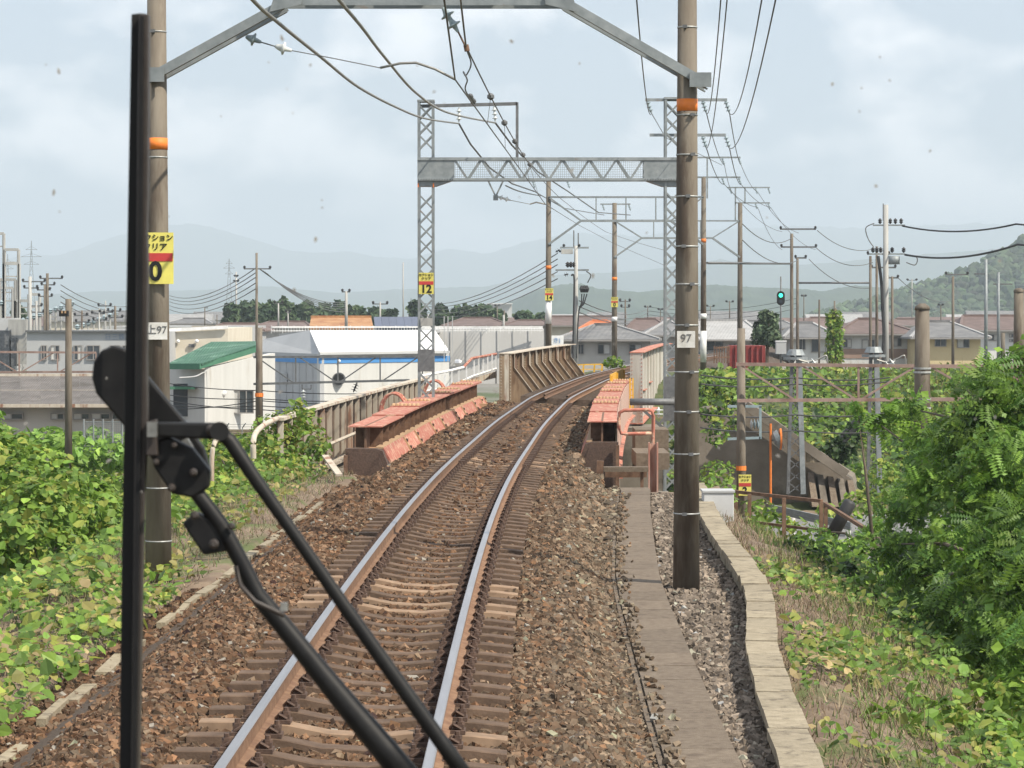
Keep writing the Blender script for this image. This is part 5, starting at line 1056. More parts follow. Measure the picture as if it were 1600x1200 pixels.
# ---------------------------------------------------------------- poles, pylons, town lines
pl1 = pole('concrete_pole', 'left concrete pole with floodlight at the top', 107, 467, 722, 62, 11, cat='pole'); MB().box(at(100, 490, 61.8), (.2, .18, .13)).build('floodlight', m_black, pl1); MB().bar(at(88, 484, 62), at(107, 489, 62), .04, .04).build('arm', m_galvd, pl1)
MB().box(at(97, 487.5, 61.6), (.04, .02, .06)).box(at(102, 487.5, 61.6), (.04, .02, .06)).build('lamp_glass', m_tan, pl1)
pl2 = pole('concrete_pole', 'concrete pole ending the brown gantry by the green roof', 405, 512, 672, 95, 11, cat='pole'); MB().cyl(at(405, 614, 95), at(405, 620, 95), .15).build('orange_band', m_orange, pl2)
far_ = gbeam; MB().bar(at(472, 601, 95), at(472, 608, 95), .04, .04).bar(at(486, 601, 95), at(486, 608, 95), .04, .04).bar(at(472, 608, 95), at(486, 608, 95), .04, .04).build('drop_arm', m_galvd, far_)
insul(MB(), at(474, 608, 95), at(474, 624, 95), 3, .1).build('insulator', m_porc, far_); insul(MB(), at(558, 598, 95), at(552, 613, 95), 3, .12).build('insulator', m_wired, far_)
for i, (a, b) in enumerate(((604, 612), (617, 622), (628, 634), (634, 640), (620, 628))):
    wire('line_wire', ('uppermost', 'second', 'third', 'fourth', 'lowest')[i] + ' dark line wire passing before the green and striped buildings', [at(235, a + (0, 6, 12, -4, 30)[i] - 10, 100), at(405, a + 6, 95), at(640, b, 92)], .018, m_wired, 'wire', sag=.1)
def tpole(label, px, top, base, Y, w_, arms=(), mat=None, pn=True, group=None, name='utility_pole'):
    t = pole(name, label, px, top, base, Y, w_, mat or m_pole, n=8, group=group)
    for (py, a, b) in arms:
        xarm(t, px, py, Y, a, b, m_galvd)
        if pn: pins(t, [px - a + 1, px + b - 1], py, Y, 5 if Y < 300 else 3, .09 * Y / 150)
    return t
tpole('pole with wide crossarm left of the striped building', 401, 395, 560, 185, 4, ((420, 20, 22),))
tpole('pole with small antenna in front of the terracotta roof', 541, 455, 513, 190, 4.5, ((456, 7, 6),), m_poleg)
tpole('pole with double crossarm above the solar roof', 594, 472, 510, 230, 3, ((475, 12, 12), ), m_poleg)
tpole('slender radio mast above the solar roof', 630, 410, 510, 240, 2, (), m_poleg)
tpole('twin-armed pole among the left trees', 435, 474, 510, 240, 2.5, ((474, 7, 7),), m_poleg); tpole('short pole among the left trees', 450, 486, 510, 240, 2.2, ((488, 4, 4),), m_poleg)
tpole('pole with one arm just right of the signal', 1237, 365, 640, 150, 5.5, ((358, 18, 38), (386, 17, 39)))
tpole('thinner pole with a short arm beside the signal portal', 1246, 403, 630, 152, 4.5, ((403, 4, 14),))
tpole('thin pole left of the tall pale utility pole', 1360, 400, 600, 152, 4.5, ((397, 5, 30),)); tpole('second thin pole left of the tall pale utility pole', 1370, 385, 600, 154, 4.5, ((418, 9, 30),)); tpole('pole with three black insulators right of the tall pale pole', 1394, 432, 600, 152, 4.5, ((434, 8, 10),))
tpole('brown pole with flat crossarm before the yellow house', 1489, 432, 570, 165, 4.5, ((429, 12, 24),))
tpole('silver tapered pole nearest the yellow house', 1540.5, 405, 560, 175, 5.5, ((428, 18, 0),), m_galv, False); tpole('second silver tapered pole near the right edge', 1560, 425, 560, 178, 4.8, ((444, 8, 22),), m_galv, False)
tpole('short pole in front of the brown hip roof', 1280, 468, 570, 170, 3); tpole('stub pole above the vine covered pole', 1304, 470, 570, 172, 3)
tpole('stub pole near the right edge houses', 1567, 520, 570, 120, 7)
tpole('far pole just right of the grey hip-roofed house', 977, 468, 520, 260, 2.5, ((471, 9, 8), (480, 7, 7)))
tpole('far pole above the gable-fronted house', 1012, 478, 510, 320, 1.8, ((480, 5, 5),)); tpole('far pole beside the lattice mast', 1032, 483, 510, 340, 1.6, ((484, 4, 4),))
tpole('far pole left of the sign 14 pole', 788, 485, 505, 300, 2.2); tpole('pole left of the white distant block', 777, 477, 505, 330, 1.8, ((478, 4, 4),))
tpole('pole with glass lamp at the warehouse end', 787, 492, 512, 180, 3.4, (), m_poleg); tpole('far crossarmed pole above the brown roofs', 1140, 470, 510, 330, 1.8, ((472, 6, 6),))
tpole('faint far pole left of the leafy tree', 1110, 478, 510, 380, 1.6, ((479, 6, 6),)); tpole('faint far pole behind the hip roof', 1256, 460, 510, 340, 1.8, ((463, 4, 4),))
tpole('street lamp pole behind the white factory', 320, 480, 510, 300, 1.8, ((481, 0, 5),), pn=False); tpole('small pole left of the tree mound', 339, 492, 512, 280, 1.6)
tpole('far pole on the wooded hill flank', 1425, 436, 505, 420, 1.8, ((438, 8, 8),), m_poleg); tpole('far pole above the yellow house roof', 1470, 476, 510, 330, 1.8, ((477, 4, 4),))
sub = [(47, 432, 6, 'tallest dark pole in the substation'), (74, 427, 5, 'pole right of the tallest substation pole'), (70, 445, 4, 'crossarmed pole behind the substation frames'), (180, 478, 4, 'crossarmed pole between substation and wiper'), (155, 482, 3, 'leaning pole before the wiper'), (128, 485, 3, 'slim pole in the middle of the substation'), (165, 470, 2.2, 'thin mast just left of the wiper'), (57, 470, 4, 'short pole by the substation tank')]
for (px, top, w_, lb) in sub: tpole(lb, px, top, 590, 190, w_, ((top + 8, 12, 24 if px in (74, 47) else 9), (top + 18, 10, 12)), m_poleg if px % 2 else m_pole)
ss = thing('substation', 'grey substation gantries and switchgear at the far left', 'substation', at(20, 580, 200))
for (x0, x1_, tp_) in ((-14, 6, 365), (7, 29, 390), (6, 30, 412), (0, 24, 437), (24, 47, 470), (45, 62, 460), (-10, 20, 450)):
    MB().cyl(at(x0, 590, 200), at(x0, tp_, 200), .12, n=6).cyl(at(x1_, 590, 200), at(x1_, tp_, 200), .12, n=6).bar(at(x0, tp_, 200), at(x1_, tp_, 200), .2, .2).bar(at(x0, tp_ + 20, 200), at(x1_, tp_ + 20, 200), .1, .1).build('gantry_frame', m_poleg, ss)
for i in range(22):
    px = 2 + i * 8.5; py = 470 + (i * 37) % 40; pins(ss, (px,), py + 8, 200, 10, .22, m_porcg); MB().cyl(at(px, 590, 200), at(px, py + 6, 200), .07, n=6).build('support', m_poleg, ss)
for i in range(9): MB().bar(at(30 + i * 16, 480 + (i * 7) % 22, 201), at(52 + i * 16, 481 + (i * 7) % 22, 201), .09, .09).build('busbar', m_poleg, ss)
MB().box(at(10, 540, 195), (1.6, 2, 4)).build('building_block', m_wallg, ss); MB().box(at(31, 534, 193), (1.3, 2, 3.2)).build('tank', m_poleg, ss); MB().box(at(9, 560, 192), (.7, 1, 4)).build('dark_tower', m_galvd, ss); MB().box(at(23, 550, 192), (.35, 1, 2)).build('dark_cabinet', m_galvd, ss)
def pylon(label, px, top, base, Y, w_, arms):
    t = thing('pylon', label, 'pylon', at(px, base, Y)); m = MB(); r = .0006 * Y / 4; h = base - top
    for s_ in (-1, 1):
        m.bar(at(px, top, Y), at(px + s_ * w_ * .22, top + h * .5, Y), r, r); m.bar(at(px + s_ * w_ * .22, top + h * .5, Y), at(px + s_ * w_ * .5, base, Y), r, r)
    for i in range(9):
        a = .12 + i * .095; b = a + .095; wa = w_ * (.44 * a if a < .5 else .22 + (a - .5) * .56); wb = w_ * (.44 * b if b < .5 else .22 + (b - .5) * .56)
        m.bar(at(px - wa, top + h * a, Y), at(px + wb, top + h * b, Y), r * .6, r * .6).bar(at(px + wa, top + h * a, Y), at(px - wb, top + h * b, Y), r * .6, r * .6)
    m.build('tower_frame', m_galv, t)
    for (py, aw) in arms: MB().bar(at(px - aw, py, Y), at(px + aw, py, Y), r, r).bar(at(px - aw, py, Y), at(px, py - 5, Y), r * .6, r * .6).bar(at(px + aw, py, Y), at(px, py - 5, Y), r * .6, r * .6).build('arm', m_galv, t)
    return t
pylon('lattice pylon above the substation', 49, 376, 500, 700, 14, ((390, 9), (401, 16), (413, 12))); pylon('pale distant pylon at the far left', 12, 397, 500, 900, 10, ((410, 6), (420, 9))); pylon('lattice pylon right of the nearest left pole', 358, 404, 505, 900, 14, ((412, 5), (419, 9), (428, 6)))
cm = tpole('cell phone mast beside the lattice pylon', 369, 425, 510, 420, 3, ((440, 4, 4), (432, 3, 3)), m_poleg)
for i, (dy, lb) in enumerate(((0, 'top'), (8, 'second'), (16, 'third'), (26, 'fourth'), (36, 'bottom'))):
    wire('power_line', lb + ' line of the fan of wires left of the crossarmed pole', [at(265, 462 + dy * .6, 320), at(401, 418 + dy * .9, 186)], .035, m_wire, 'power line', sag=1.0)
    wire('power_line', lb + ' line running down from the crossarmed pole over the trees', [at(405 + i * 3, 420 + dy * .2, 186), at(541, 472 + dy * .4, 260)], .03, m_wire, 'power line', sag=.8)
    wire('power_line', lb + ' line rising from the trees to the switch box pole', [at(660, 474 + dy * .5, 260), at(871, 396 + dy * 1.1, 141)], .026, m_wire, 'power line', sag=.9)
for i in range(4): wire('power_line', ('highest', 'second', 'third', 'lowest')[i] + ' wire leaving the substation toward the wiper', [at(95, 445 + i * 9, 190), at(205, 478 + i * 7, 260)], .03, m_wire, 'power line', sag=.6)
for i in range(3): wire('power_line', ('upper', 'middle', 'lower')[i] + ' faint wire across the houses right of the sign 0 pole', [at(905, 470 + i * 9, 145), at(1015, 480 + i * 6, 320), at(1245, 466 + i * 8, 300)], .03, m_wire, 'power line', sag=.8)
for i, (a, b, c_) in enumerate(((412, 441, 397), (452, 487, 440), (506, 545, 470))):
    pass
t = wire('gantry_rod', 'thin horizontal beam between the far portals right of the sign pole', [at(1105, 411, 114), at(1236, 412, 150)], .06, m_galvd, 'beam'); t = wire('gantry_rod', 'thin horizontal beam joining the poles near the signal', [at(1246, 442, 152), at(1360, 442, 152)], .06, m_galvd, 'beam')
for i, (p, q) in enumerate((((1160, 350, 114), (1237, 372, 150)), ((1160, 375, 114), (1246, 407, 150)), ((1264, 405, 150), (1360, 450, 152)), ((1276, 388, 150), (1364, 410, 152)), ((1277, 360, 150), (1370, 388, 152)), ((1404, 435, 152), (1486, 470, 200)))):
    wire('line_wire', ('first', 'second', 'third', 'fourth', 'fifth', 'sixth')[i] + ' sagging wire counted from the sign 2 portal to the brown pole', [at(*p), at(*q)], .02, m_wire, 'wire', sag=.5)
# ---------------------------------------------------------------- hills and mountains
def hill(name, Y, pts, mat, depth, base=-6, nxs=260, rough=1, mod=None, label=None):
    X = np.linspace(pts[0][0], pts[-1][0], nxs); py = np.interp(X, [a for a, b in pts], [b for a, b in pts])
    wx_ = (X - 800) / F * Y; zr = EYE + (HOR - py) / F * Y
    rr = np.random.default_rng(len(pts) * 13 + int(Y)); no_ = np.zeros(nxs)
    for o in range(2, 6):
        f = 2 ** o; no_ += np.interp(np.linspace(0, f, nxs), np.arange(f + 1), rr.normal(size=f + 1)) / f ** 1.0
    zr = np.maximum(zr + no_ * rough * (Y / F) * 14, base + .1)
    T = np.linspace(-1, 1, 25); rows = []
    G_ = rr.normal(size=(25, nxs))
    for j, t_ in enumerate(T):
        h = (math.cos(t_ * PI / 2)) ** 1.1 if abs(t_) < 1 else 0
        rows.append(np.stack([wx_, np.full(nxs, Y) + t_ * depth + (np.interp(np.arange(nxs) % 40, [0, 20, 40], [0, 1, 0]) * depth * .15 if abs(t_) < 1 else 0), base + (zr - base) * h], -1))
    V = np.array(rows); k = (slice(1, 24), slice(None)); V[k[0], :, 2] += G_[1:24] * (zr - base)[None] * .012 * (np.abs(T[1:24]) > .05)[:, None]
    id_ = np.arange(25 * nxs).reshape(25, nxs); q = np.stack([id_[:-1, :-1], id_[:-1, 1:], id_[1:, 1:], id_[1:, :-1]], -1).reshape(-1, 4)
    return tag(fast(name, V.reshape(-1, 3), q, mat, smooth=True), kind='structure'), V
m_forest = M('forest_hill', (.03, .05, .022), (.06, .085, .035), scale=.02, rough=1, spec=0)
hill('mountains', 11000, [(-400, 470), (-200, 420), (0, 405), (100, 398), (160, 374), (230, 353), (300, 349), (350, 361), (400, 376), (450, 392), (500, 396), (540, 391), (580, 400), (640, 404), (700, 388), (760, 398), (830, 378), (900, 366), (1000, 368), (1090, 360), (1180, 356), (1260, 352), (1330, 356), (1420, 352), (1520, 350), (1600, 352), (1800, 360), (2000, 400), (2200, 480)], m_forest, 1400, rough=.35)
hill('mountains', 6500, [(-300, 486), (0, 470), (150, 455), (300, 452), (420, 447), (520, 458), (640, 452), (760, 448), (840, 430), (1000, 424), (1120, 408), (1250, 415), (1380, 405), (1500, 395), (1640, 382), (1800, 400), (2000, 470)], m_forest, 900, rough=.35)
hill('hills', 3000, [(700, 494), (760, 482), (800, 470), (840, 452), (880, 443), (910, 441), (935, 449), (1000, 455), (1050, 450), (1110, 444), (1160, 447), (1230, 452), (1290, 458), (1340, 449), (1400, 455), (1460, 462), (1540, 470), (1600, 480)], m_forest, 420, rough=.4)
hb_, HV = hill('hills', 1400, [(1270, 498), (1320, 488), (1370, 474), (1410, 464), (1450, 452), (1490, 440), (1530, 422), (1560, 408), (1600, 390), (1660, 362), (1760, 330), (1900, 360), (2100, 490)], m_forest, 220, rough=.35)
ico_v = np.array([[0, 0, 1], [.89, 0, .45], [.28, .85, .45], [-.72, .53, .45], [-.72, -.53, .45], [.28, -.85, .45], [.72, .53, -.45], [-.28, .85, -.45], [-.89, 0, -.45], [-.28, -.85, -.45], [.72, -.53, -.45], [0, 0, -1]])
ico_f = np.array([[0, 1, 2], [0, 2, 3], [0, 3, 4], [0, 4, 5], [0, 5, 1], [1, 6, 2], [2, 7, 3], [3, 8, 4], [4, 9, 5], [5, 10, 1], [6, 7, 2], [7, 8, 3], [8, 9, 4], [9, 10, 5], [10, 6, 1], [6, 11, 7], [7, 11, 8], [8, 11, 9], [9, 11, 10], [10, 11, 6]])
n = 5200; Hf = HV[:13].reshape(-1, 3); ii = rng.integers(0, len(Hf), n); c = Hf[ii] + rng.normal(0, 3.5, (n, 3)) * np.array([1, 1, .15]); c = c[c[:, 2] > -3]; n = len(c)
s = rng.uniform(1.6, 4.2, (n, 1, 1)); V = ico_v[None] * s * rng.uniform(.7, 1.2, (n, 12, 3)) + c[:, None]
col = np.array([.045, .07, .03]) * rng.lognormal(0, .4, (n, 1)) + rng.uniform(0, .012, (n, 3))
tag(fast('hill_forest', V.reshape(-1, 3), (ico_f[None] + (np.arange(n) * 12)[:, None, None]).reshape(-1, 3), m_leafd, np.repeat(col, 12, 0)), 'dense forest covering the near hill at the right', 'forest', kind='stuff')
# ---------------------------------------------------------------- leaves
def orient(n, up=.6):
    q = rotm(n); return q
def leaf_tmpl(kind):
    if kind == 'broad': v = np.array([[0, 0, 0], [-.42, .22, .05], [-.3, .7, .03], [0, 1, -.06], [.3, .7, .03], [.42, .22, .05]]); f = np.array([[0, 3, 2], [0, 2, 1], [0, 4, 3], [0, 5, 4]])
    elif kind == 'quad': v = np.array([[-.4, 0, 0], [.4, 0, .05], [.35, .9, 0], [-.35, .9, .05]]); f = np.array([[0, 1, 2], [0, 2, 3]])
    else:
        v = []; f = []
        for i in range(7):
            y = .12 + i * .13
            for s_ in (-1, 1):
                b = len(v); v += [[0, y, 0], [s_ * .15, y - .06, -.02], [s_ * .33, y + .02, -.06], [s_ * .15, y + .075, -.01]]; f += [[b, b + 1, b + 2], [b, b + 2, b + 3]]
        b = len(v); v += [[0, 1.0, 0], [-.05, 1.1, 0], [0, 1.22, -.02], [.05, 1.1, 0]]; f += [[b, b + 1, b + 2], [b, b + 2, b + 3]]
        v = np.array(v); f = np.array(f); v[:, 2] -= v[:, 1] ** 2 * .25
    return np.asarray(v, float), f
def basis(nrm, n):
    nrm = nrm / np.linalg.norm(nrm, axis=1)[:, None]; r = rng.normal(size=(n, 3)); t = np.cross(nrm, r); t /= np.linalg.norm(t, axis=1)[:, None]; b = np.cross(nrm, t)
    return np.stack([t, b, nrm], -1)
def leaves(pos, nrm, size, kind, cols, jit=.5, parent=None, name='leaves', loc=None):
    n = len(pos); v, f = leaf_tmpl(kind); B = basis(nrm + rng.normal(0, jit, (n, 3)), n); s = size * np.clip(rng.lognormal(-.08, .38, n), .35, 1.8)
    V = np.einsum('nij,kj->nki', B, v) * s[:, None, None] + pos[:, None]
    k = len(v); Fc = (f[None] + (np.arange(n) * k)[:, None, None]).reshape(-1, 3)
    c = cols[rng.integers(0, len(cols), n)] * rng.lognormal(0, .22, (n, 1)); return V.reshape(-1, 3), Fc, np.repeat(np.clip(c, .005, .6), k, 0)
def join(parts):
    V = []; Fs = []; C = []; o = 0
    for v, f, c in parts: V.append(v); Fs.append(f + o); C.append(c); o += len(v)
    return np.concatenate(V), np.concatenate(Fs), np.concatenate(C)
KUD = np.array([[.16, .26, .04], [.11, .2, .03], [.2, .31, .05], [.13, .23, .035], [.27, .31, .06]]); KUY = np.array([[.1, .18, .035], [.24, .24, .06], [.3, .27, .09], [.12, .2, .04], [.33, .26, .13]])
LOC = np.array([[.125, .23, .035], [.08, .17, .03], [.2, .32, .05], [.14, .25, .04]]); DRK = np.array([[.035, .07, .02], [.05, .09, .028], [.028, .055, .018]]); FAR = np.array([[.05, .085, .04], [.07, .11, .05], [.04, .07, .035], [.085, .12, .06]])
def ell(n, c, r, shell=.35):
    d = rng.normal(size=(n, 3)); d /= np.linalg.norm(d, axis=1)[:, None]; k = 1 - shell * rng.uniform(0, 1, n) ** 1.5
    return np.array(c) + d * k[:, None] * np.array(r), d
def lumps(n_l, box, r, z=None):          # clump centres spread through a volume
    lo, hi = np.array(box[0]), np.array(box[1]); return [(tuple(lo + (hi - lo) * rng.uniform(size=3)), r * rng.uniform(.6, 1.3)) for _ in range(n_l)]
def bush(name, label, cat, lumps_, dens, size, kind, cols, stem=True, flat=.8, loc=None, mat=None, up=.5):
    cs = np.array([l[0] for l in lumps_]); base = loc or (float(cs[:, 0].mean()), float(cs[:, 1].mean()), float(hz(cs[:, 0].mean(), cs[:, 1].mean())))
    t = thing(name, label, cat, base); parts = []
    for c, r in lumps_:
        g0_ = float(hz(c[0], c[1])); c = (c[0], c[1], max(c[2], g0_ + r * .35))
        n = max(12, int(dens * r * r)); p, d = ell(n, c, (r, r, r * flat)); g_ = hz(p[:, 0], p[:, 1]); ok = p[:, 2] > g_ - .02
        if ok.sum() < 3: continue
        dd_ = d[ok] * .8 + np.array([0, 0, up]); parts.append(leaves(p[ok], dd_, size, kind, cols))
    V, Fc, C = join(parts); fast('foliage', V, Fc, mat or m_leaf, C, parent=t)
    if stem:
        m = MB(); b = Vector(base)
        for c, r in lumps_[::max(1, len(lumps_) // 14)]:
            c = Vector(c); q = b.lerp(c, .5) + Vector((random.uniform(-.2, .2), random.uniform(-.2, .2), .1)); m.tube([b - Vector((0, 0, .2)), q, c], [.035, .025, .01], 5)
        m.build('stems', m_bark, t, smooth=True)
    return t
def blk(px, py, Y, r): v = at(px, py, Y); return ((v.x, v.y, v.z), r)
# left: big vine mound, lower shoots, bush by the parapet
bush('vine_thicket', 'large bright green vine thicket at the left edge', 'bush', [blk(10, 722, 43, .7), (blk(60, 745, 42, .62)), blk(10, 780, 40, .8), blk(90, 775, 41, .55), blk(130, 785, 42, .45), blk(60, 800, 39, .65), blk(-40, 740, 42, .9), blk(20, 840, 37, .5), blk(-30, 850, 37, .6), blk(110, 810, 40, .5), blk(150, 790, 42, .42), blk(-60, 680, 45, .8), blk(170, 800, 41, .35), blk(185, 830, 40, .32), blk(100, 850, 38, .35)], 1500, .115, 'broad', KUD)
bush('vine_thicket', 'vine mound behind the upright wiper blade', 'bush', [blk(150, 765, 55, .5), blk(190, 770, 54, .5), blk(230, 760, 52, .6), blk(265, 800, 48, .5), blk(300, 820, 45, .45), blk(200, 800, 48, .5), blk(240, 850, 42, .3), blk(285, 780, 52, .4)], 1200, .11, 'broad', KUD)
bush('leafy_bush', 'leafy bush climbing the near end of the rusty parapet', 'bush', [blk(455, 660, 55, .42), blk(480, 690, 54, .45), blk(430, 690, 54, .5), blk(400, 705, 53, .5), blk(370, 720, 52, .5), blk(400, 750, 50, .4), blk(450, 730, 51, .38), blk(350, 740, 51, .45), blk(335, 700, 56, .5), blk(470, 640, 57, .25), blk(320, 760, 50, .45), blk(420, 670, 55, .4), blk(495, 700, 52, .3), blk(470, 740, 50, .35), blk(430, 720, 51, .45), blk(455, 770, 48, .28), blk(390, 770, 48, .35), blk(350, 785, 47, .3), blk(480, 660, 56, .3), blk(430, 780, 47, .2)], 1100, .1, 'broad', np.concatenate([KUD, KUY[:2]]))
bush('shrub', 'shrubs along the yard in front of the shed', 'bush', [blk(x, 690 + (x * 7) % 20, 90, .7) for x in range(-30, 230, 22)] + [blk(x, 706 + (x * 5) % 14, 84, .7) for x in range(-20, 220, 26)], 260, .22, 'broad', DRK + KUD[:3], stem=False)
bush('shrub', 'low weeds in front of the green roof building', 'bush', [blk(x, 705, 90, .7) for x in range(290, 400, 18)], 240, .2, 'broad', KUD, stem=False)
# right: locust trees
def loctree(label, crown, base, size=.27, dens=760, cols=LOC):
    t = thing('locust_tree', label, 'tree', base); parts = []
    for c, r in crown:
        n = int(dens * r * r * 1.0); p, d = ell(n, c, (r, r, r * .75), .7); g_ = hz(p[:, 0], p[:, 1]); ok = p[:, 2] > g_; parts.append(leaves(p[ok], d[ok] * .6 + np.array([0, 0, .6]), size * .72, 'comp', cols * rng.uniform(.7, 1.2), .6)); k2 = rng.uniform(size=ok.sum()) < .9; parts.append(leaves(p[ok][k2] + rng.normal(0, .06, (k2.sum(), 3)), d[ok][k2] + np.array([0, 0, .4]), .06, 'quad', cols * rng.uniform(.6, 1.1), .8))
    V, Fc, C = join(parts); fast('crown', V, Fc, m_leaf, C, parent=t)
    m = MB(); b = Vector(base); top = Vector(crown[0][0]); m.tube([b - Vector((0, 0, .3)), b.lerp(top, .5) + Vector((.1, .1, 0)), top], [.1, .07, .03], 8); m.build('trunk', m_bark, t, smooth=True); m = MB()
    for i, (c, r) in enumerate(crown[1:]):
        s0 = b.lerp(top, random.uniform(.45, .85)); c = Vector(c); m.tube([s0, s0.lerp(c, .55) + Vector((0, 0, .12)), c], [.035, .022, .008], 5)
    m.build('limbs', m_bark, t, smooth=True); return t
def gb_(px, Y): x = (px - 800) / F * Y; return (x, Y, float(hz(x, Y)))
loctree('largest locust tree with feathery leaves at the right edge', [blk(1560, 620, 33, .5), blk(1600, 660, 33, .6), blk(1520, 680, 33, .55), blk(1570, 720, 32, .6), blk(1480, 720, 34, .42), blk(1620, 760, 32, .65), blk(1530, 780, 32, .5), blk(1440, 690, 35, .32), blk(1400, 640, 37, .22), blk(1430, 640, 36, .25), blk(1460, 760, 33, .45), blk(1600, 560, 34, .3), blk(1550, 590, 34, .3), blk(1370, 660, 37, .2), blk(1500, 600, 35, .16), blk(1420, 800, 34, .35), blk(1660, 640, 33, .6)], gb_(1570, 33))
loctree('locust sapling thicket filling the right side below the large tree', [blk(1580, 830, 28, .5), blk(1620, 900, 27, .55), blk(1540, 880, 28, .45), blk(1570, 960, 27, .45), blk(1500, 930, 29, .4), blk(1620, 1010, 26, .45), blk(1480, 850, 31, .4), blk(1440, 900, 31, .35), blk(1530, 1020, 27, .3), blk(1470, 980, 29, .3), blk(1650, 820, 28, .5), blk(1400, 850, 33, .25), blk(1590, 1060, 26, .3)], gb_(1600, 28), .26, 780)
loctree('small locust in front of the black sleeved guy wire', [blk(1370, 830, 42, .3), blk(1340, 850, 41, .25), blk(1300, 870, 41, .2), blk(1390, 880, 39, .3), blk(1340, 900, 39, .25), blk(1285, 830, 44, .14), blk(1420, 860, 40, .25), blk(1340, 640, 42, .12), blk(1300, 850, 43, .2)], gb_(1365, 40), .24, 900)
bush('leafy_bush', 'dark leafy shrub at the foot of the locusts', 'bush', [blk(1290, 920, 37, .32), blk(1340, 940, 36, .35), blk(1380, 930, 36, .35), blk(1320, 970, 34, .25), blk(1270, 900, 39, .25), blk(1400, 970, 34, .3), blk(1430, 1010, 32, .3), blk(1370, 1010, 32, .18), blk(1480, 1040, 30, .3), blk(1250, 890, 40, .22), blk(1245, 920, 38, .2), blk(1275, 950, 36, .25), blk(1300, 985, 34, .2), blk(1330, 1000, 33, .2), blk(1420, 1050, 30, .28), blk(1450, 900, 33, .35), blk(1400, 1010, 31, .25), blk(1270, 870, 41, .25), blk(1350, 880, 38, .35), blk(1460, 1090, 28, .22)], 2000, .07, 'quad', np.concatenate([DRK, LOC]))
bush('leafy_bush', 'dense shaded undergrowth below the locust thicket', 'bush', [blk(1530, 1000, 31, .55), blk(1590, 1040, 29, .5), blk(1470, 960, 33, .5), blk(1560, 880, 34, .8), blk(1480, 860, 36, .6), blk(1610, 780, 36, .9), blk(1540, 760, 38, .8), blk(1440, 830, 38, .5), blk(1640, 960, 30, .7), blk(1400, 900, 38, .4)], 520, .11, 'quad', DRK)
bush('vine_thicket', 'broad-leaved vines at the lower right corner', 'bush', [blk(1560, 1140, 22.5, .22), blk(1500, 1170, 22, .2), blk(1600, 1180, 21.5, .25), blk(1440, 1190, 21.5, .16), blk(1550, 1200, 21, .2), blk(1610, 1120, 23, .22), blk(1480, 1130, 23, .14), blk(1400, 1180, 22, .12), blk(1530, 1100, 24, .25), blk(1590, 1090, 24, .28), blk(1470, 1150, 22.5, .2), blk(1430, 1150, 23, .14), blk(1560, 1180, 21.5, .26), blk(1370, 1195, 21.5, .1)], 2600, .085, 'broad', KUD, stem=False)
vp = bush('vine_covered_pole', 'pole wholly wrapped in bright green vines', 'pole', [blk(1304, 492 + i * 9, 160, .45 + .12 * (i % 2)) for i in range(9)], 700, .16, 'broad', KUD, stem=False, loc=tuple(at(1304, 575, 160))); MB().cyl(at(1304, 580, 160), at(1304, 482, 160), .14).build('shaft', m_pole, vp)
hg = bush('hanging_vine', 'dark vine clump hanging on the leaning guy wire', 'bush', [blk(1325, 690, 88, .4), blk(1310, 705, 88, .45), blk(1338, 672, 88, .3), blk(1300, 700, 88, .3), blk(1320, 715, 88, .3)], 500, .18, 'broad', DRK, stem=False)
bush('shrub', 'small bright bush at the end of the bridge girder', 'bush', [blk(957, 566, 128, .35), blk(950, 568, 128, .3), blk(964, 568, 128, .35)], 500, .14, 'broad', KUD, stem=False)
bush('shrub', 'roadside bushes below the retaining wall', 'bush', [blk(1190, 800, 60, .35), blk(1215, 820, 58, .35), blk(1180, 830, 57, .35), blk(1250, 830, 57, .3), blk(1290, 800, 70, .3), blk(1120, 740, 76, .5), blk(1100, 770, 72, .5), blk(1340, 790, 74, .5), blk(1390, 790, 74, .6), blk(1140, 770, 72, .3), blk(1380, 740, 80, .5)], 800, .12, 'broad', KUD, stem=False)
bush('shrub', 'brambles hanging over the abutment behind the right pole', 'bush', [blk(1110, 640, 78, .5), blk(1135, 655, 80, .5), blk(1120, 680, 79, .4), blk(1140, 615, 84, .5), blk(1112, 610, 84, .35)], 600, .14, 'broad', np.concatenate([KUD, DRK]), stem=False)
bush('shrub', 'weeds on the slope below the rusty railing', 'bush', [blk(1200, 880, 45, .2), blk(1170, 870, 46, .18), blk(1235, 900, 42, .2), blk(1260, 860, 47, .25), blk(1215, 930, 38, .12)], 1500, .07, 'quad', np.concatenate([LOC, KUY[:2]]), stem=False)
# ground cover
def cover(name, label, pts_fn, n, size, cols, kind='broad', mat=None, h_=.06, thr=-.1, jit=.45, f=1.3):
    x, y = pts_fn(n); k = (np.sin(x * f + 1.3 * np.sin(y * .7)) + np.sin(y * f * .8 + 2 * np.sin(x * .9)) + .8 * np.sin(x * 3.1 + y * 2.3)) / 2; ok = k + rng.normal(0, .35, len(x)) > thr; x, y = x[ok], y[ok]
    z = hz(x, y) + rng.uniform(.01, h_, len(x)) + .06; nn = np.zeros((len(x), 3)); nn[:, 2] = 1; nn[:, 1] = -.35
    v, f_, c = leaves(np.stack([x, y, z], -1), nn, size, kind, cols, jit); return tag(fast(name, v, f_, mat or m_leaf, c), label, 'ground cover', kind='stuff')
def reg(x0f, x1f, y0, y1):
    def fn(n): y = rng.uniform(y0, y1, n); u = rng.uniform(size=n); return x0f(y) + (x1f(y) - x0f(y)) * u, y
    return fn
cover('vine_ground_cover', 'yellowing vine leaves creeping over the left shoulder', reg(lambda y: txa(y) - 2.5, lambda y: txa(y) - 6.5, 13, 30), 13000, .085, np.concatenate([KUY, KUD]), thr=-.12, h_=.16)
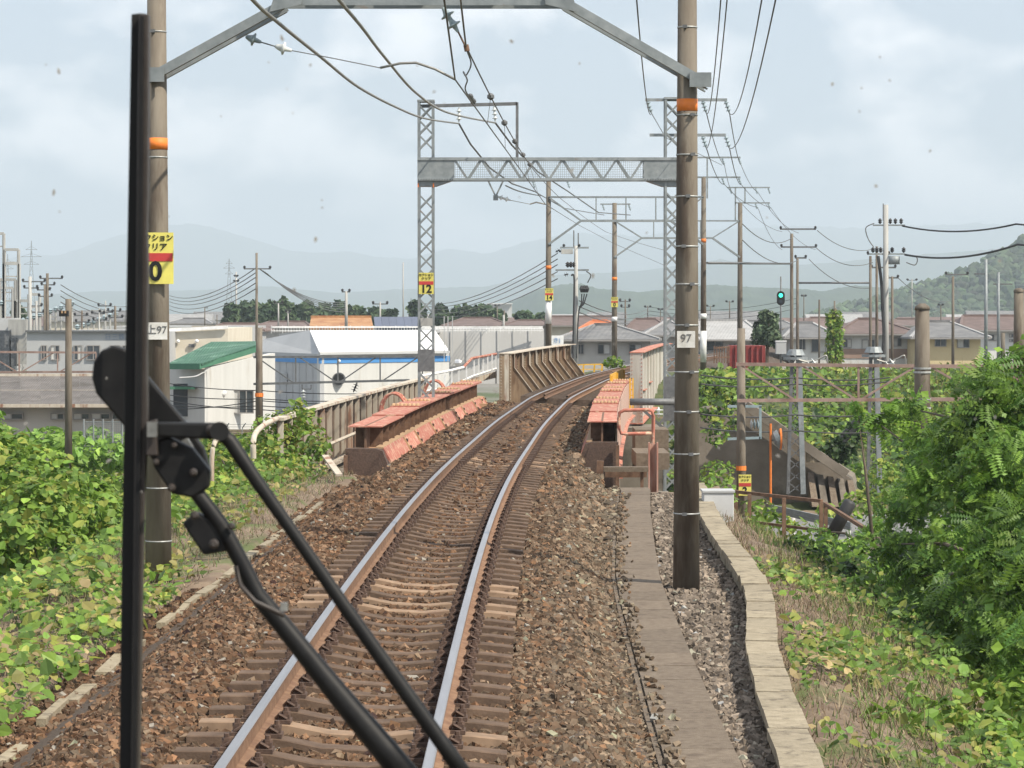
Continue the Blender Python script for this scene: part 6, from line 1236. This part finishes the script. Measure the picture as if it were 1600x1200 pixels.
cover('vine_ground_cover', 'green vine leaves covering the left slope', reg(lambda y: txa(y) - 3.9, lambda y: txa(y) - 13, 24, 54), 20000, .105, np.concatenate([KUD, KUY[:2]]), thr=-.55, h_=.25)
cover('vine_ground_cover', 'sparse leaves on the left gravel shoulder toward the bridge', reg(lambda y: txa(y) - 2.9, lambda y: txa(y) - 5.2, 30, 54), 3800, .09, KUY, thr=.25, h_=.15)
cover('vine_ground_cover', 'yellow green vines trailing right of the kerb wall', reg(lambda y: kx(y) + .22, lambda y: kx(y) + 2.6, 19, 34), 9000, .07, np.concatenate([KUY, KUD * .8]), thr=.05, h_=.12)
cover('vine_ground_cover', 'vine leaves below the right edge of the bank', reg(lambda y: kx(y) + 1.6, lambda y: kx(y) + 6, 16, 44), 15000, .085, np.concatenate([KUD, LOC]), thr=-.2, h_=.2)
cover('vine_ground_cover', 'bright green vines blanketing the far railway bank', reg(lambda y: txa(y) + 3.4 + 0 * y, lambda y: 0 * y + 32, 86, 120), 40000, .22, np.concatenate([KUD, KUD * .8, DRK * 1.6]), thr=-.6, h_=.3, jit=.7, f=.5)
cover('vine_ground_cover', 'weeds along the yard left of the bridge', reg(lambda y: txa(y) - 5.5, lambda y: 0 * y - 28, 54, 108), 16000, .2, np.concatenate([KUD, DRK]), thr=-.2, h_=.25, jit=.7, f=.6)
cover('vine_ground_cover', 'weeds on the low ground right of the bridge', reg(lambda y: txa(y) + 4 + 0 * y, lambda y: 0 * y + 24, 48, 66), 9000, .13, np.concatenate([KUD, LOC]), thr=0, h_=.25, jit=.6, f=.6)
# dry grass blades
def grass(name, label, fn, n, ln, cols):
    x, y = fn(n); z = hz(x, y) + .02; a = rng.uniform(0, 2 * PI, n); b = rng.uniform(.3, 1.4, n); l_ = ln * rng.uniform(.4, 1.2, n); w_ = .006
    p = np.stack([x, y, z], -1); d = np.stack([np.cos(a) * np.sin(b), np.sin(a) * np.sin(b), np.cos(b)], -1) * l_[:, None]; s_ = np.stack([-np.sin(a), np.cos(a), 0 * a], -1) * w_
    V = np.stack([p - s_, p + s_, p + d], 1).reshape(-1, 3); Fc = np.arange(n * 3).reshape(-1, 3); c = cols[rng.integers(0, len(cols), n)] * rng.lognormal(0, .2, (n, 1)); return tag(fast(name, V, Fc, m_straw, np.repeat(c, 3, 0)), label, 'grass', kind='stuff')
STR = np.array([[.25, .19, .12], [.18, .13, .09], [.31, .25, .17], [.14, .1, .07], [.1, .15, .05]])
grass('dry_grass', 'dead brown grass right of the kerb wall', reg(lambda y: kx(y) + .16, lambda y: kx(y) + 2.4, 14, 44), 17000, .13, STR)
grass('dry_grass', 'dead grass on the left shoulder', reg(lambda y: txa(y) - 2.55, lambda y: txa(y) - 6.5, 13, 54), 20000, .13, STR)
grass('dry_grass', 'dry litter in the gravel by the kerb wall', lambda n: (lambda y: (kx(y) - .14 - rng.uniform(0, 1, n) ** 2 * .5, y))(rng.uniform(13, 44, n)), 5000, .07, STR); COL.objects[-1].location.z = 0.02
GRN = np.array([[.1, .17, .04], [.16, .2, .06], [.07, .12, .03], [.26, .22, .11]])
grass('green_grass', 'upright green grass blades mixed among the left vines', reg(lambda y: txa(y) - 3.0, lambda y: txa(y) - 9, 13, 52), 16000, .3, GRN)
grass('green_grass', 'upright green grass blades on the slope right of the kerb', reg(lambda y: kx(y) + .7, lambda y: kx(y) + 5, 15, 46), 15000, .28, GRN)
grass('green_grass', 'long pale grass tufts on the far railway bank', reg(lambda y: txa(y) + 4 + 0 * y, lambda y: 0 * y + 30, 86, 118), 12000, .6, GRN)
grass('dry_grass', 'tall dry reddish grass on the right end of the far bank', reg(lambda y: 0 * y + 13, lambda y: 0 * y + 34, 100, 122), 16000, .9, STR * np.array([1.2, .95, .8]))
# ---------------------------------------------------------------- trees of the town
def ttree(label, px, top, base, Y, w_, cols=FAR, n=1500, size=None, flat=None):
    c = at(px, (top + base) / 2, Y); hw = w_ / 2 * Y / F; hh = (base - top) / 2 * Y / F; t = thing('tree', label, 'tree', at(px, base, Y)); parts = []
    nl = 11; sz = size or .0011 * Y * 1.2
    for i in range(nl):
        a = rng.uniform(0, 2 * PI); k = rng.uniform(.1, .62); e = rng.uniform(-.45, .6); cc = (c.x + math.cos(a) * k * hw, c.y + math.sin(a) * k * hw, c.z + e * hh); r = (hw * rng.uniform(.32, .5), hw * rng.uniform(.32, .5), hh * rng.uniform(.35, .5))
        p, d = ell(n // nl, cc, r, .3); parts.append(leaves(p, d + np.array([0, 0, .3]), sz, 'quad', cols * rng.uniform(.75, 1.2), .5))
    V, Fc, C = join(parts); fast('crown', V, Fc, m_leafd, C, parent=t)
    b = at(px, base, Y); m = MB(); m.tube([b - Vector((0, 0, 1)), b.lerp(c, .6), c + Vector((0, 0, hh * .4))], [.03 * hw + .1, .025 * hw + .06, .03], 6).build('trunk', m_bark, t)
    m = MB()
    for i in range(4): a = i * 1.6; m.tube([b.lerp(c, .7), c + Vector((math.cos(a) * hw * .5, math.sin(a) * hw * .5, hh * .3))], [.08, .03], 5)
    m.build('limbs', m_bark, t); return t
far_t = [(360, 473, 30, 'leftmost tree of the dark wooded mound'), (390, 462, 44, 'tallest rounded tree of the dark mound'), (418, 464, 44, 'broad tree behind the crossarmed pole'), (448, 468, 40, 'round tree right of the crossarmed pole'), (476, 470, 38, 'tree above the left end of the terracotta roof'), (503, 473, 36, 'tree above the middle of the terracotta roof'), (528, 472, 34, 'tree above the right end of the terracotta roof'), (556, 478, 34, 'low tree right of the antenna pole'), (583, 481, 34, 'low tree above the solar roof'), (606, 486, 24, 'lowest tree thinning out beside the radio mast'), (652, 470, 34, 'tree half hidden by the lattice mast'), (694, 474, 40, 'tree just right of the lattice mast'), (722, 477, 34, 'round tree behind the long warehouse'), (752, 476, 42, 'broad tree left of the white block'), (776, 484, 26, 'small tree below the white block'), (822, 488, 32, 'pale tree left of the sign 14 pole'), (846, 492, 20, 'small dark tree beside the sign 14 pole'), (1216, 999, 0, '')]
for i, (px, top, w_, lb) in enumerate(far_t[:-1]): ttree(lb, px, top, 512, 330 + (i * 37) % 50, w_)
ttree('leafy green tree between the signal and the wide roof house', 1199, 482, 552, 165, 50, FAR + .015, 3200, .17)
ttree('small tree between the factory and substation', 30, 480, 515, 280, 24)
# distant low town: many small roofs beyond
cols_ = [rf['grey'], rf['brown'], rf['pale'], rf['grey']]
m_town = []
for i in range(34):
    px = (-20 + i * 51.0) % 1640; Y = 420 + (i * 137) % 380; 
    if 700 < px < 860 and False: continue
    x = (px - 800) / F * Y; w_ = 9 + (i * 7) % 6; zb = -4.6; h_ = 4.2 + (i % 4) * .6; t = thing('house', 'small hazy %s roofed house number %s from the left in the distant town row' % (('grey', 'brown', 'pale', 'grey')[i % 4], i), 'house', (x, Y, zb)); t['label'] = ''
    m_town.append((px, t, i)); MB().box((x, Y + 4, zb + h_ / 2), (w_, 8, h_)).build('wall', (wl['cream'], wl['grey'], wl['white'])[i % 3], t)
    recalc(MB().prism([Vector((x - w_ / 2 - .5, Y - .5, zb + h_)), Vector((x - w_ / 2 - .5, Y + 4, zb + h_ + 1.9)), Vector((x - w_ / 2 - .5, Y + 8.5, zb + h_))], (w_ + 1, 0, 0)).build('roof', cols_[i % 4], t))
    for k in (-.25, .2): MB().box((x + w_ * k, Y - .02, zb + h_ * .6), (1.6, .1, 1.0)).build('window', m_glass, t)
LMK = [(0, 'behind the substation'), (100, 'left of the wiper blade'), (200, 'behind the wiper blade'), (290, 'behind the green roofed building'), (400, 'behind the wooded mound'), (520, 'behind the terracotta roof'), (640, 'behind the radio mast'), (740, 'behind the long warehouse'), (858, 'behind the sign 14 pole'), (960, 'behind the far 0 sign pole'), (1060, 'behind the right lattice mast'), (1158, 'behind the sign 2 pole'), (1220, 'behind the green signal'), (1304, 'behind the vine covered pole'), (1384, 'behind the tall utility pole'), (1500, 'behind the yellow beige house'), (1600, 'at the right edge')]
seen = {}
for px, t, i in m_town:
    lm = min(LMK, key=lambda q: abs(q[0] - px))[1]; wl_ = ('cream', 'grey', 'white')[i % 3]; lb = 'tiny hazy %s-walled house with %s roof far %s' % (wl_, ('grey', 'brown', 'pale', 'grey')[i % 4], lm)
    if lb in seen: lb += ', the farther one'
    seen[lb] = 1; t['label'] = lb; t['group'] = 'distant town houses'
sp_ = MB(); m_speck = M('insect_splat', (.16, .15, .14), (.36, .35, .33), scale=400, rough=.8)
for i in range(62):
    px, py = random.uniform(30, 1590), random.uniform(20, 780) ** 1.0; c = at(px, py, 2.02); r = random.choice((.0005, .0006, .0008, .0013)); n = 8; a0 = random.uniform(0, 3); st_ = random.uniform(1, 2.2)
    ring = []
    for k in range(n): A_ = 2 * PI * k / n; q = r * random.uniform(.6, 1.1); u_, v_ = math.cos(A_) * q * st_, math.sin(A_) * q; ring.append(c + Vector((u_ * math.cos(a0) - v_ * math.sin(a0), 0, u_ * math.sin(a0) + v_ * math.cos(a0))))
    sp_.prism(ring, (0, .0006, 0))
tag(sp_.build('windscreen_specks', m_speck), 'small insect specks and dirt stuck on the windscreen', 'dirt', kind='stuff')
# ---------------------------------------------------------------- haze
hzm = bpy.data.materials.new('haze'); hzm.use_nodes = True; ht = hzm.node_tree; ht.nodes.clear(); pv = N(ht, 'ShaderNodeVolumePrincipled'); pv.inputs['Color'].default_value = (.76, .89, 1, 1); pv.inputs['Density'].default_value = .00025; pv.inputs['Anisotropy'].default_value = 0
ho = N(ht, 'ShaderNodeOutputMaterial'); ht.links.new(pv.outputs[0], ho.inputs['Volume'])
o = MB().box((0, 6400, 192), (15000, 14000, 404)).build('haze', hzm); tag(o, kind='stuff')
